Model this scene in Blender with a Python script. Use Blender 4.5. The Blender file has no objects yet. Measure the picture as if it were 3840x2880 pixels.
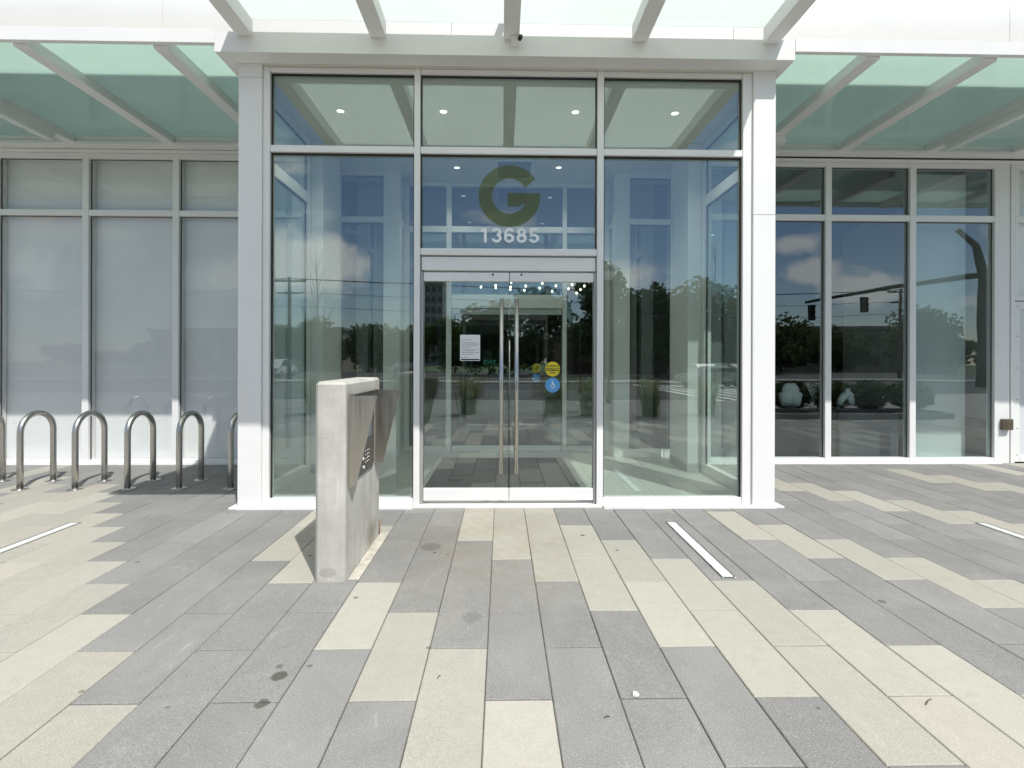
import bpy, bmesh, math, random
from mathutils import Vector, Matrix
random.seed(7)
R = math.radians
scn = bpy.context.scene
COL = scn.collection

# ------------------------------------------------------------------ helpers
def new_mat(name):
    m = bpy.data.materials.new(name); m.use_nodes = True
    nt = m.node_tree; nt.nodes.clear()
    out = nt.nodes.new('ShaderNodeOutputMaterial')
    return m, nt, out
def N(nt, kind, **kw):
    n = nt.nodes.new('ShaderNode' + kind)
    for k, v in kw.items():
        if k in n.inputs: n.inputs[k].default_value = v
        else: setattr(n, k, v)
    return n
def L(nt, a, b): nt.links.new(a, b)
def math_n(nt, op, a, b=None, clamp=False):
    n = nt.nodes.new('ShaderNodeMath'); n.operation = op; n.use_clamp = clamp
    for i, x in enumerate((a, b)):
        if x is None: continue
        if isinstance(x, (int, float)): n.inputs[i].default_value = x
        else: nt.links.new(x, n.inputs[i])
    return n.outputs[0]
def mixc(nt, fac, a, b, blend='MIX'):
    n = nt.nodes.new('ShaderNodeMix'); n.data_type = 'RGBA'; n.blend_type = blend
    for s, x in ((n.inputs[0], fac), (n.inputs[6], a), (n.inputs[7], b)):
        if isinstance(x, (int, float)): s.default_value = x
        elif isinstance(x, tuple): s.default_value = x if len(x) == 4 else (*x, 1)
        else: nt.links.new(x, s)
    return n.outputs[2]
def ramp(nt, fac, p0, p1, c0=(0, 0, 0), c1=(1, 1, 1)):
    n = nt.nodes.new('ShaderNodeValToRGB'); nt.links.new(fac, n.inputs[0])
    e = n.color_ramp.elements
    e[0].position = p0; e[1].position = p1
    e[0].color = (*c0, 1); e[1].color = (*c1, 1)
    return n.outputs[0]
def noise(nt, scale, detail=4, rough=.6, vec=None, dist=0):
    n = N(nt, 'TexNoise', Scale=scale, Detail=detail, Roughness=rough, Distortion=dist)
    if vec is not None: nt.links.new(vec, n.inputs['Vector'])
    return n.outputs[0]
def objvec(nt, scale=(1, 1, 1)):
    g = nt.nodes.new('ShaderNodeNewGeometry')
    mp = nt.nodes.new('ShaderNodeMapping'); mp.inputs['Scale'].default_value = scale
    nt.links.new(g.outputs['Position'], mp.inputs['Vector'])
    return mp.outputs[0]

def simple(name, col, rough=.5, metal=0, var=.06, nscale=3, bump=0, bscale=60, spec=.5, stretch=(1, 1, 1)):
    m, nt, out = new_mat(name)
    v = objvec(nt, stretch)
    p = N(nt, 'BsdfPrincipled', Roughness=rough, Metallic=metal)
    p.inputs['Specular IOR Level'].default_value = spec
    n1 = noise(nt, nscale, 6, .65, v)
    dark = tuple(c * (1 - var) for c in col); lite = tuple(min(1, c * (1 + var * .6)) for c in col)
    c = mixc(nt, ramp(nt, n1, .3, .7), dark, lite)
    L(nt, c, p.inputs['Base Color'])
    n2 = noise(nt, nscale * 2.3, 4, .6, v)
    r = ramp(nt, n2, .25, .75, (max(.02, rough - .08),) * 3, (min(1, rough + .1),) * 3)
    L(nt, r, p.inputs['Roughness'])
    if bump:
        b = N(nt, 'Bump', Strength=bump, Distance=.01)
        L(nt, noise(nt, bscale, 5, .7, v), b.inputs['Height']); L(nt, b.outputs[0], p.inputs['Normal'])
    L(nt, p.outputs[0], out.inputs[0])
    return m

def glass_mat(name, r0, tint, wav=.004):
    m, nt, out = new_mat(name)
    tr = N(nt, 'BsdfTransparent'); tr.inputs[0].default_value = (*tint, 1)
    gl = N(nt, 'BsdfAnisotropic'); gl.inputs['Roughness'].default_value = .0
    gl.inputs['Color'].default_value = (.93, .97, 1, 1)
    lw = N(nt, 'LayerWeight', Blend=.5)
    f5 = math_n(nt, 'POWER', lw.outputs['Facing'], 5.)
    fac = math_n(nt, 'ADD', math_n(nt, 'MULTIPLY', f5, 1 - r0), r0, True)
    if wav:
        oi = nt.nodes.new('ShaderNodeObjectInfo')
        v = objvec(nt)
        va = nt.nodes.new('ShaderNodeVectorMath'); va.operation = 'ADD'
        mu = nt.nodes.new('ShaderNodeVectorMath'); mu.operation = 'SCALE'
        cb = nt.nodes.new('ShaderNodeCombineXYZ')
        for i in range(3): L(nt, oi.outputs['Random'], cb.inputs[i])
        L(nt, cb.outputs[0], mu.inputs[0]); mu.inputs['Scale'].default_value = 40
        L(nt, v, va.inputs[0]); L(nt, mu.outputs[0], va.inputs[1])
        b = N(nt, 'Bump', Strength=1., Distance=wav)
        L(nt, noise(nt, 1.1, 1, .4, va.outputs[0]), b.inputs['Height'])
        L(nt, b.outputs[0], gl.inputs['Normal'])
    mx = nt.nodes.new('ShaderNodeMixShader')
    L(nt, fac, mx.inputs[0]); L(nt, tr.outputs[0], mx.inputs[1]); L(nt, gl.outputs[0], mx.inputs[2])
    L(nt, mx.outputs[0], out.inputs[0])
    return m

# ------------------------------------------------------------------ materials
WHITE = simple('white_powder_coat', (.81, .81, .80), .38, 0, .035, 1.3)
WHITE_IN = simple('white_interior_paint', (.80, .81, .79), .6, 0, .04, 1.1)
PANELW = simple('white_cladding_panel', (.82, .82, .81), .45, 0, .03, .8)
STEEL = simple('brushed_stainless', (.56, .54, .51), .29, 1., .10, 6, .05, 40, .5, (1, 1, .08))
BRUSH = simple('brushed_hood_steel', (.56, .52, .46), .33, 1., .16, 4, .05, 50, .5, (6, 1, .3))
DKSTEEL = simple('dark_steel_plate', (.16, .155, .15), .4, .6, .1, 6)
BLACKR = simple('black_rubber', (.02, .02, .02), .6, 0, .1, 10)
GASK = simple('grey_gasket', (.06, .065, .065), .6)
BRONZE = simple('bronze_plate', (.20, .17, .12), .4, .8, .2, 14)
MATM = simple('dark_entrance_mat', (.035, .034, .033), .95, 0, .25, 20, .6, 260)
FLOOR_IN = simple('pale_terrazzo_floor', (.58, .59, .54), .4, 0, .04, .7)
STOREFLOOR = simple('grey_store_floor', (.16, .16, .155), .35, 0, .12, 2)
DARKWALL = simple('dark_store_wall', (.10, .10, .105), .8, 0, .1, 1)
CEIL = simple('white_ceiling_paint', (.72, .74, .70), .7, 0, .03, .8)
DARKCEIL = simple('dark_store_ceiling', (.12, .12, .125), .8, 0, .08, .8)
BLIND = simple('pale_blind_fabric', (.85, .88, .86), .8, 0, .04, .6)
PAPER = simple('white_paper', (.80, .81, .82), .8, 0, .02, 9)
INK = simple('grey_ink', (.22, .22, .24), .8)
NAVY = simple('dark_footer_ink', (.03, .035, .05), .7)
YEL = simple('yellow_sticker', (.72, .60, .03), .5)
BLU = simple('blue_sticker', (.10, .34, .68), .5)
BLK = simple('black_ink', (.015, .015, .012), .6)
NUMW = simple('white_vinyl', (.88, .89, .9), .5)
MANN = simple('white_mannequin_gloss', (.88, .89, .87), .35)
PLINTH = simple('black_display_plinth', (.03, .03, .032), .4)
GREYP = simple('grey_display_bench', (.11, .11, .12), .5)
SOIL = simple('dark_soil', (.05, .038, .028), .95, 0, .3, 8, .5, 30)
TRUNK = simple('tree_bark', (.09, .07, .055), .9, 0, .3, 9, .6, 20, .3, (1, 1, .2))
POLE = simple('dark_green_pole_paint', (.06, .075, .06), .5)
GALV = simple('galvanised_pole', (.28, .29, .28), .5, .4)
WOODP = simple('weathered_wood_pole', (.12, .095, .07), .9, 0, .25, 8)
ASPH = simple('asphalt', (.05, .05, .052), .85, 0, .25, 2.2, .3, 120)
PLAZA = simple('pale_concrete_ground', (.30, .30, .285), .85, 0, .12, .5, .2, 80)
LAWN = simple('mown_grass', (.05, .085, .025), .95, 0, .35, 3, .6, 40)
KERB = simple('kerb_concrete', (.33, .32, .30), .85, 0, .12, 3)
PAINT = simple('road_paint', (.7, .7, .68), .7, 0, .12, 4)
BRICKB = simple('tan_render', (.34, .29, .24), .8, 0, .12, .6)
CONCB = simple('grey_render', (.24, .25, .25), .8, 0, .1, .6)
DKGLASS = simple('dark_window_glass', (.02, .025, .03), .08, 0, .2, .5)
TYRE = simple('tyre_rubber', (.015, .015, .015), .8)
CARW = simple('car_white_paint', (.72, .72, .72), .2)
CARS = simple('car_silver_paint', (.38, .39, .4), .25, .5)
CARD = simple('car_dark_paint', (.03, .035, .045), .2)
CARR = simple('car_red_paint', (.35, .03, .03), .2)
LITTER = simple('white_scrap', (.8, .8, .78), .8)
TWIG = simple('dry_twig', (.08, .06, .045), .9)
SIGG = simple('green_sign_face', (.02, .10, .06), .5)

def emit_mat(name, col, s):
    m, nt, out = new_mat(name)
    e = N(nt, 'Emission', Strength=s); e.inputs[0].default_value = (*col, 1)
    L(nt, e.outputs[0], out.inputs[0]); return m
LAMP = emit_mat('warm_lamp', (1, .86, .66), 6)
DLIGHT = emit_mat('downlight_glow', (1, .95, .85), 2.2)
EXITL = emit_mat('exit_letter_glow', (.25, .85, .7), .14)

GLASS = glass_mat('reflective_clear_glass', .135, (.885, .94, .915), .0012)
GLASSD = glass_mat('dark_tinted_glass', .105, (.86, .91, .90), .0012)
GLASSL = glass_mat('pale_backed_glass', .036, (.975, .975, .978), .0012)
SCREEN = simple('blue_grey_screen', (.16, .20, .26), .12, 0, .05, 2)
LENS = simple('white_light_lens', (.78, .80, .80), .25, 0, .05, 4)

def canopy_glass(name, col, dmix=.25):
    m, nt, out = new_mat(name)
    v = objvec(nt)
    c = mixc(nt, ramp(nt, noise(nt, .9, 5, .6, v), .3, .7), tuple(x * .95 for x in col), col)
    t = N(nt, 'BsdfTranslucent'); L(nt, c, t.inputs[0])
    d = N(nt, 'BsdfDiffuse'); d.inputs[0].default_value = (.10, .13, .115, 1)
    g = N(nt, 'BsdfAnisotropic'); g.inputs['Roughness'].default_value = .03
    m1 = nt.nodes.new('ShaderNodeMixShader'); m1.inputs[0].default_value = dmix
    L(nt, t.outputs[0], m1.inputs[1]); L(nt, d.outputs[0], m1.inputs[2])
    lw = N(nt, 'LayerWeight', Blend=.5)
    f = math_n(nt, 'ADD', math_n(nt, 'MULTIPLY', math_n(nt, 'POWER', lw.outputs['Facing'], 5.), .95), .045, True)
    m2 = nt.nodes.new('ShaderNodeMixShader')
    L(nt, f, m2.inputs[0]); L(nt, m1.outputs[0], m2.inputs[1]); L(nt, g.outputs[0], m2.inputs[2])
    L(nt, m2.outputs[0], out.inputs[0]); return m
CANG = canopy_glass('frosted_green_glass', (.80, .955, .885))
CANW = canopy_glass('frosted_white_glass', (.90, .96, .93), .1)

def film_mat():
    m, nt, out = new_mat('olive_gold_film')
    t = N(nt, 'BsdfTransparent'); t.inputs[0].default_value = (.85, .9, .8, 1)
    d = N(nt, 'BsdfDiffuse'); d.inputs[0].default_value = (.23, .22, .10, 1)
    mx = nt.nodes.new('ShaderNodeMixShader'); mx.inputs[0].default_value = .19
    L(nt, t.outputs[0], mx.inputs[1]); L(nt, d.outputs[0], mx.inputs[2]); L(nt, mx.outputs[0], out.inputs[0]); return m
FILM = film_mat()

def concrete_mat():
    m, nt, out = new_mat('cast_concrete')
    v = objvec(nt)
    p = N(nt, 'BsdfPrincipled', Roughness=.8)
    c = mixc(nt, ramp(nt, noise(nt, 3.2, 8, .62, v), .3, .72), (.41, .40, .365), (.62, .61, .57))
    vs = objvec(nt, (7, 7, .8))
    c = mixc(nt, math_n(nt, 'MULTIPLY', ramp(nt, noise(nt, 1.2, 7, .7, vs), .45, .7), .5), c, (.36, .34, .30))
    pores = ramp(nt, noise(nt, 85, 2, .5, v), .70, .76)
    c = mixc(nt, math_n(nt, 'MULTIPLY', pores, .45), c, (.22, .21, .19))
    # damp brown stain near the foot (dirt with a shape of its own)
    sp = nt.nodes.new('ShaderNodeSeparateXYZ'); g = nt.nodes.new('ShaderNodeNewGeometry'); L(nt, g.outputs['Position'], sp.inputs[0])
    dy = math_n(nt, 'SUBTRACT', sp.outputs[1], 4.40); dz = math_n(nt, 'SUBTRACT', sp.outputs[2], .10)
    dd = math_n(nt, 'ADD', math_n(nt, 'MULTIPLY', math_n(nt, 'MULTIPLY', dy, dy), 16.), math_n(nt, 'MULTIPLY', math_n(nt, 'MULTIPLY', dz, dz), 28.))
    dd = math_n(nt, 'ADD', dd, math_n(nt, 'MULTIPLY', noise(nt, 9, 5, .7, v), .9))
    st = ramp(nt, dd, .45, 1.15, (1, 1, 1), (0, 0, 0))
    c = mixc(nt, math_n(nt, 'MULTIPLY', st, .62), c, (.23, .19, .12))
    dx = math_n(nt, 'ADD', sp.outputs[0], 1.235); fz = math_n(nt, 'SUBTRACT', sp.outputs[2], .07); fy = math_n(nt, 'SUBTRACT', sp.outputs[1], 3.66)
    d2 = math_n(nt, 'ADD', math_n(nt, 'ADD', math_n(nt, 'MULTIPLY', math_n(nt, 'MULTIPLY', dx, dx), 130.), math_n(nt, 'MULTIPLY', math_n(nt, 'MULTIPLY', fz, fz), 420.)), math_n(nt, 'MULTIPLY', math_n(nt, 'MULTIPLY', fy, fy), 80.))
    d2 = math_n(nt, 'ADD', d2, math_n(nt, 'MULTIPLY', noise(nt, 14, 4, .6, v), .7))
    s2 = ramp(nt, d2, .7, 1.3, (1, 1, 1), (0, 0, 0))
    c = mixc(nt, math_n(nt, 'MULTIPLY', s2, .45), c, (.28, .26, .22))
    L(nt, c, p.inputs['Base Color'])
    b = N(nt, 'Bump', Strength=.6, Distance=.006)
    L(nt, noise(nt, 60, 6, .7, v), b.inputs['Height']); L(nt, b.outputs[0], p.inputs['Normal'])
    L(nt, p.outputs[0], out.inputs[0]); return m
CONC = concrete_mat()

SPOTS = []   # filled below: (x, y, radius)
def paver_mat(spots):
    m, nt, out = new_mat('concrete_pavers')
    v = objvec(nt)
    at = N(nt, 'VertexColor'); at.layer_name = 'tone'
    sep = nt.nodes.new('ShaderNodeSeparateColor'); L(nt, at.outputs[0], sep.inputs[0])
    base = mixc(nt, sep.outputs[0], (.216, .216, .215), (.415, .400, .346))
    # per paver brightness
    br = math_n(nt, 'ADD', math_n(nt, 'MULTIPLY', sep.outputs[1], .20), .90)
    cb = nt.nodes.new('ShaderNodeCombineColor')
    for i in range(3): L(nt, br, cb.inputs[i])
    c = mixc(nt, 1., base, cb.outputs[0], 'MULTIPLY')
    # warm shift on some
    c = mixc(nt, math_n(nt, 'MULTIPLY', sep.outputs[2], .22), c, (.46, .40, .31))
    # aggregate grain
    gr = noise(nt, 190, 3, .75, v)
    c = mixc(nt, math_n(nt, 'MULTIPLY', ramp(nt, gr, .52, .66), .46), c, (.72, .70, .66))
    c = mixc(nt, math_n(nt, 'MULTIPLY', ramp(nt, gr, .30, .46, (1, 1, 1), (0, 0, 0)), .42), c, (.15, .15, .15))
    # cloudy weathering and scuffs
    w = ramp(nt, noise(nt, 1.7, 8, .68, v, .6), .42, .72)
    c = mixc(nt, math_n(nt, 'MULTIPLY', w, .22), c, (.50, .48, .43))
    w2 = ramp(nt, noise(nt, 4.5, 7, .7, v, 1.2), .60, .74)
    c = mixc(nt, math_n(nt, 'MULTIPLY', w2, .20), c, (.20, .19, .17))
    # fine mottling, rubbed dirt and warm walked-in soiling near the doors
    m3 = ramp(nt, noise(nt, 13, 8, .72, v, .4), .36, .66)
    c = mixc(nt, math_n(nt, 'MULTIPLY', m3, .13), c, (.16, .155, .14))
    m4 = ramp(nt, noise(nt, 7, 6, .7, objvec(nt, (1.6, .5, 1)), .8), .60, .72)
    c = mixc(nt, math_n(nt, 'MULTIPLY', m4, .22), c, (.62, .60, .55))
    sp0 = nt.nodes.new('ShaderNodeSeparateXYZ'); L(nt, v, sp0.inputs[0])
    ex = math_n(nt, 'MULTIPLY', math_n(nt, 'ADD', sp0.outputs[0], .1), 1.0); ey = math_n(nt, 'MULTIPLY', math_n(nt, 'SUBTRACT', sp0.outputs[1], 4.4), .62)
    dd = math_n(nt, 'SQRT', math_n(nt, 'ADD', math_n(nt, 'MULTIPLY', ex, ex), math_n(nt, 'MULTIPLY', ey, ey)))
    wz = math_n(nt, 'MULTIPLY', ramp(nt, dd, .35, 1.25, (1, 1, 1), (0, 0, 0)), ramp(nt, noise(nt, 3.2, 7, .68, v, .9), .36, .62))
    c = mixc(nt, math_n(nt, 'MULTIPLY', wz, .34), c, (.27, .22, .15))
    # small gum spots
    vo = N(nt, 'TexVoronoi', Scale=2.6, Randomness=1.); L(nt, v, vo.inputs['Vector'])
    sc = nt.nodes.new('ShaderNodeSeparateColor'); L(nt, vo.outputs['Color'], sc.inputs[0])
    rad = math_n(nt, 'MULTIPLY', math_n(nt, 'SUBTRACT', sc.outputs[0], .55, True), .17)
    dist = math_n(nt, 'ADD', vo.outputs['Distance'], math_n(nt, 'MULTIPLY', math_n(nt, 'SUBTRACT', noise(nt, 50, 2, .5, v), .5), .05))
    gum = math_n(nt, 'LESS_THAN', dist, rad)
    c = mixc(nt, math_n(nt, 'MULTIPLY', gum, .5), c, (.10, .10, .095))
    sp = nt.nodes.new('ShaderNodeSeparateXYZ'); L(nt, v, sp.inputs[0])
    nz = math_n(nt, 'MULTIPLY', math_n(nt, 'SUBTRACT', noise(nt, 30, 3, .6, v), .5), .9)
    for (x, y, rr, k) in spots:
        dx = math_n(nt, 'SUBTRACT', sp.outputs[0], x); dy = math_n(nt, 'SUBTRACT', sp.outputs[1], y)
        d = math_n(nt, 'SQRT', math_n(nt, 'ADD', math_n(nt, 'MULTIPLY', dx, dx), math_n(nt, 'MULTIPLY', dy, dy)))
        d = math_n(nt, 'ADD', math_n(nt, 'DIVIDE', d, rr), nz)
        c = mixc(nt, math_n(nt, 'MULTIPLY', ramp(nt, d, .8, 1.0, (1, 1, 1), (0, 0, 0)), k), c, (.075, .075, .06))
    p = N(nt, 'BsdfPrincipled', Roughness=.82); p.inputs['Specular IOR Level'].default_value = .3
    L(nt, c, p.inputs['Base Color'])
    b = N(nt, 'Bump', Strength=.45, Distance=.003)
    L(nt, gr, b.inputs['Height']); L(nt, b.outputs[0], p.inputs['Normal'])
    L(nt, p.outputs[0], out.inputs[0]); return m

def leaf_mat(name, a, b_, tm=.25):
    m, nt, out = new_mat(name)
    g = nt.nodes.new('ShaderNodeNewGeometry')
    c = mixc(nt, g.outputs['Random Per Island'], a, b_)
    d = N(nt, 'BsdfPrincipled', Roughness=.6); L(nt, c, d.inputs['Base Color'])
    t = N(nt, 'BsdfTranslucent'); L(nt, c, t.inputs[0])
    mx = nt.nodes.new('ShaderNodeMixShader'); mx.inputs[0].default_value = tm
    L(nt, d.outputs[0], mx.inputs[1]); L(nt, t.outputs[0], mx.inputs[2]); L(nt, mx.outputs[0], out.inputs[0]); return m
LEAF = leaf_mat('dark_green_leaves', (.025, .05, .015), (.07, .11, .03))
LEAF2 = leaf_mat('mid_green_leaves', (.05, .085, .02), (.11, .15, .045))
GRASSB = leaf_mat('grass_blades', (.10, .14, .04), (.30, .32, .12), .5)

# ------------------------------------------------------------------ mesh builder
class MB:
    def __init__(s): s.bm = bmesh.new()
    def box(s, x0, x1, y0, y1, z0, z1, bev=0.0):
        r = bmesh.ops.create_cube(s.bm, size=1)
        vs = r['verts']
        bmesh.ops.scale(s.bm, verts=vs, vec=(abs(x1 - x0), abs(y1 - y0), abs(z1 - z0)))
        bmesh.ops.translate(s.bm, verts=vs, vec=((x0 + x1) / 2, (y0 + y1) / 2, (z0 + z1) / 2))
        if bev:
            es = list({e for v in vs for e in v.link_edges})
            bmesh.ops.bevel(s.bm, geom=es, offset=bev, segments=2 if bev > .004 else 1, affect='EDGES', profile=.5)
        return s
    def prism(s, pts, axis, a, b):
        """polygon pts in the plane perpendicular to axis, extruded a..b"""
        def P(p, t):
            if axis == 'x': return (t, p[0], p[1])
            if axis == 'y': return (p[0], t, p[1])
            return (p[0], p[1], t)
        va = [s.bm.verts.new(P(p, a)) for p in pts]; vb = [s.bm.verts.new(P(p, b)) for p in pts]
        s.bm.faces.new(va); s.bm.faces.new(vb[::-1])
        n = len(pts)
        for i in range(n): s.bm.faces.new((va[i], vb[i], vb[(i + 1) % n], va[(i + 1) % n]))
        return s
    def cyl(s, p0, p1, r0, r1=None, seg=16, caps=True):
        r1 = r0 if r1 is None else r1
        p0 = Vector(p0); p1 = Vector(p1); d = (p1 - p0)
        q = d.to_track_quat('Z', 'Y')
        A = []; B = []
        for i in range(seg):
            a = 2 * math.pi * i / seg; o = Vector((math.cos(a), math.sin(a), 0))
            A.append(s.bm.verts.new(p0 + q @ (o * r0))); B.append(s.bm.verts.new(p1 + q @ (o * r1)))
        for i in range(seg):
            f = s.bm.faces.new((A[i], A[(i + 1) % seg], B[(i + 1) % seg], B[i])); f.smooth = True
        if caps: s.bm.faces.new(A[::-1]); s.bm.faces.new(B)
        return s
    def tube(s, pts, r, seg=14):
        pts = [Vector(p) for p in pts]; rings = []
        rr = r if isinstance(r, (list, tuple)) else [r] * len(pts)
        up = None
        for i, p in enumerate(pts):
            d = (pts[min(i + 1, len(pts) - 1)] - pts[max(i - 1, 0)]).normalized()
            if up is None:
                up = Vector((1, 0, 0)) if abs(d.x) < .9 else Vector((0, 1, 0))
            u = (up - d * up.dot(d)).normalized(); w = d.cross(u); up = u
            rings.append([s.bm.verts.new(p + (u * math.cos(2 * math.pi * k / seg) + w * math.sin(2 * math.pi * k / seg)) * rr[i]) for k in range(seg)])
        for a, b in zip(rings, rings[1:]):
            for k in range(seg):
                f = s.bm.faces.new((a[k], a[(k + 1) % seg], b[(k + 1) % seg], b[k])); f.smooth = True
        s.bm.faces.new(rings[0][::-1]); s.bm.faces.new(rings[-1])
        return s
    def lathe(s, prof, c, seg=24, sx=1, sy=1):
        rings = []
        for (r, z) in prof:
            rings.append([s.bm.verts.new((c[0] + r * sx * math.cos(2 * math.pi * k / seg), c[1] + r * sy * math.sin(2 * math.pi * k / seg), c[2] + z)) for k in range(seg)])
        for a, b in zip(rings, rings[1:]):
            for k in range(seg):
                f = s.bm.faces.new((a[k], a[(k + 1) % seg], b[(k + 1) % seg], b[k])); f.smooth = True
        s.bm.faces.new(rings[0][::-1]); s.bm.faces.new(rings[-1])
        return s
    def build(s, name, mat, parent=None, **tags):
        bmesh.ops.recalc_face_normals(s.bm, faces=s.bm.faces)
        me = bpy.data.meshes.new(name); s.bm.to_mesh(me); s.bm.free()
        me.materials.append(mat)
        o = bpy.data.objects.new(name, me); COL.objects.link(o)
        if parent is not None:
            root = parent
            while root.parent is not None: root = root.parent
            me.transform(Matrix.Translation(-Vector(root.location)))
            o.parent = parent
        for k, v in tags.items(): o[k] = v
        return o

def thing(name, loc, label, cat, group=None):
    o = bpy.data.objects.new(name, None); COL.objects.link(o); o.location = loc
    o.empty_display_size = .1
    o['label'] = label; o['category'] = cat
    if group: o['group'] = group
    return o
def children_of(o): return [c for c in COL.objects if c.parent == o]
def copy_tree(o, delta=(0, 0, 0), label=None, parent=None):
    c = o.copy(); COL.objects.link(c)
    if parent is not None: c.parent = parent
    else:
        c.location = Vector(o.location) + Vector(delta)
        if label: c['label'] = label
    for ch in children_of(o): copy_tree(ch, parent=c)
    return c
def tag(o, label, cat, group=None):
    o['label'] = label; o['category'] = cat
    if group: o['group'] = group
    return o
def text_bm(body, size, center, axis='front', bold=0.0, depth=.001, spacing=1.0):
    """letters standing on a plane facing -y, centred at center; returns MB"""
    cu = bpy.data.curves.new('lettering', 'FONT'); cu.body = body; cu.size = size
    cu.align_x = 'CENTER'; cu.align_y = 'CENTER'; cu.offset = bold; cu.extrude = depth; cu.space_character = spacing
    ob = bpy.data.objects.new('lettering', cu); COL.objects.link(ob)
    bpy.context.view_layer.update()
    me = bpy.data.meshes.new_from_object(ob.evaluated_get(bpy.context.evaluated_depsgraph_get()))
    bpy.data.objects.remove(ob); bpy.data.curves.remove(cu)
    mb = MB(); mb.bm.from_mesh(me); bpy.data.meshes.remove(me)
    M = Matrix.Translation(center) @ Matrix.Rotation(R(90), 4, 'X')
    bmesh.ops.transform(mb.bm, matrix=M, verts=mb.bm.verts)
    return mb
def disc_y(mb, x, y, z, r, t=.0012, seg=40):
    pts = [(x + r * math.cos(2 * math.pi * i / seg), z + r * math.sin(2 * math.pi * i / seg)) for i in range(seg)]
    return mb.prism(pts, 'y', y - t, y)

# ================================================================== SETTING
SPOTS = [(-1.112, 2.575, .042, .85), (-1.145, 2.655, .02, .6), (-1.10, 2.37, .036, .8), (-.99, 2.66, .016, .6), (-1.52, 2.35, .012, .5),
         (-.60, 4.35, .10, .4), (-.18, 3.15, .07, .25), (.74, 4.62, .022, .9), (.97, 4.25, .016, .9), (-.44, 4.18, .016, .7), (-.55, 4.22, .018, .8),
         (-1.55, 4.16, .018, .8), (-.97, 3.42, .018, .7), (2.52, 3.32, .03, .6), (-2.85, 4.05, .02, .7), (-2.0, 2.47, .014, .6), (-.4, 2.82, .018, .5), (1.45, 2.30, .012, .6)]
PAVER = paver_mat(SPOTS)
PW, PL, PX = .318, .842, -.075
def in_rng(j, lo, hi): return lo <= j <= hi
UP = {-6: -1, -7: 0, -8: 0, -9: 1, -10: 1, -11: 2, -12: 2, -13: 3, -14: 3, -15: 4, -16: 4, -17: 4, -18: 4, -19: 5, -20: 4}
BEI = {-6: (2, 3), -5: (2, 3), -4: (2,), -3: (1,), -2: (0,), -1: (0, 3, 4), 0: (-1, 2, 3), 1: (2, 3, 4), 2: (1, 2), 3: (1, 2), 4: (0, 1), 5: (0, 1), 6: (-1, 0),
       7: (0, 3), 8: (-1, 2), 9: (2,), 10: (1,), 11: (1, 5), 12: (4,), 13: (4,), 14: (3,), 15: (3,), 16: (2,), 18: (5,), 19: (5,), 20: (4,)}
GREYX = {(-18, 3), (-17, 3), (-19, 4), (-20, 4), (-20, 5)}
def is_beige(k, j):
    if (k, j) in GREYX: return True and False
    if k in BEI and j in BEI[k]: return True
    if k in UP: return j <= UP[k] and j > UP[k] - 6
    if k <= -21: return (j * 2 + k) % 9 < 5
    if j < -1 or k > 20: return ((j * 2 + (k % 2) + k + int(2 * math.sin(k * .7))) % 9) < 4
    return False
bm = bmesh.new()
cl = bm.loops.layers.color.new('tone')
g = .0024
for k in range(-38, 42):
    for j in range(-5, 8):
        y0 = (2.382 if k % 2 == 0 else 1.969) + PL * j; y1 = y0 + PL
        x0 = PX + PW * k; x1 = x0 + PW
        if y0 > 7.75 : continue
        y1 = min(y1, 7.86)
        if -2.9 < (x0 + x1) / 2 < 3.05 and y1 > 5.46:
            if y0 > 5.40: continue
            y1 = 5.50
        dz = random.uniform(-.0015, .0015); tx = random.uniform(-.001, .001)
        bb = .004
        zt = [dz + tx, dz - tx, dz - tx * .5, dz + tx * .6]
        gx = random.uniform(-.0008, .0008)
        gy = .0042
        o_ = [(x0 + g + gx, y0 + gy), (x1 - g + gx, y0 + gy), (x1 - g + gx, y1 - gy), (x0 + g + gx, y1 - gy)]
        i_ = [(o_[0][0] + bb, o_[0][1] + bb), (o_[1][0] - bb, o_[1][1] + bb), (o_[2][0] - bb, o_[2][1] - bb), (o_[3][0] + bb, o_[3][1] - bb)]
        top = [bm.verts.new((p[0], p[1], z)) for p, z in zip(i_, zt)]
        mid = [bm.verts.new((p[0], p[1], z - .004)) for p, z in zip(o_, zt)]
        low = [bm.verts.new((p[0], p[1], -.03)) for p in o_]
        be = 1. if is_beige(k, j) else 0.
        tone = (be, random.random(), (random.random() ** 3) * (1 if be else .35), 1)
        fs = [bm.faces.new(top)]
        for i in range(4):
            n = (i + 1) % 4
            fs.append(bm.faces.new((mid[i], mid[n], top[n], top[i]))); fs.append(bm.faces.new((low[i], low[n], mid[n], mid[i])))
        for f in fs:
            for l in f.loops: l[cl] = tone
me = bpy.data.meshes.new('paving'); bm.to_mesh(me); bm.free(); me.materials.append(PAVER)
pav = bpy.data.objects.new('paving', me); COL.objects.link(pav); pav['kind'] = 'structure'
pav['label'] = 'staggered grey and beige concrete pavers in front of the entrance'
JOINT = simple('joint_sand', (.15, .14, .115), .95, 0, .75, 2.2)
MB().box(-12.4, 13.5, -1.9, 8.2, -.2, -.009).build('paving_bed', JOINT, kind='structure')
MB().box(-12.4, 13.5, -9.2, -1.9, -.2, -.004).build('pavement', simple('grey_pavement', (.17, .17, .165), .85, 0, .14, .7, .2, 80), kind='structure')
MB().box(-400, 400, -420, 400, -.6, -.30).build('ground', LAWN, kind='structure')
MB().box(-80, -12.4, -9.2, 30, -.25, -.02).build('side_plaza', PLAZA, kind='structure')
MB().box(13.5, 90, -9.2, 30, -.25, -.022).build('side_plaza', PLAZA, kind='structure')
mb = MB(); mb.box(-80, 90, -9.5, -9.2, -.29, 0.0, .02); mb.build('kerb', KERB, kind='structure')
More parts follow.
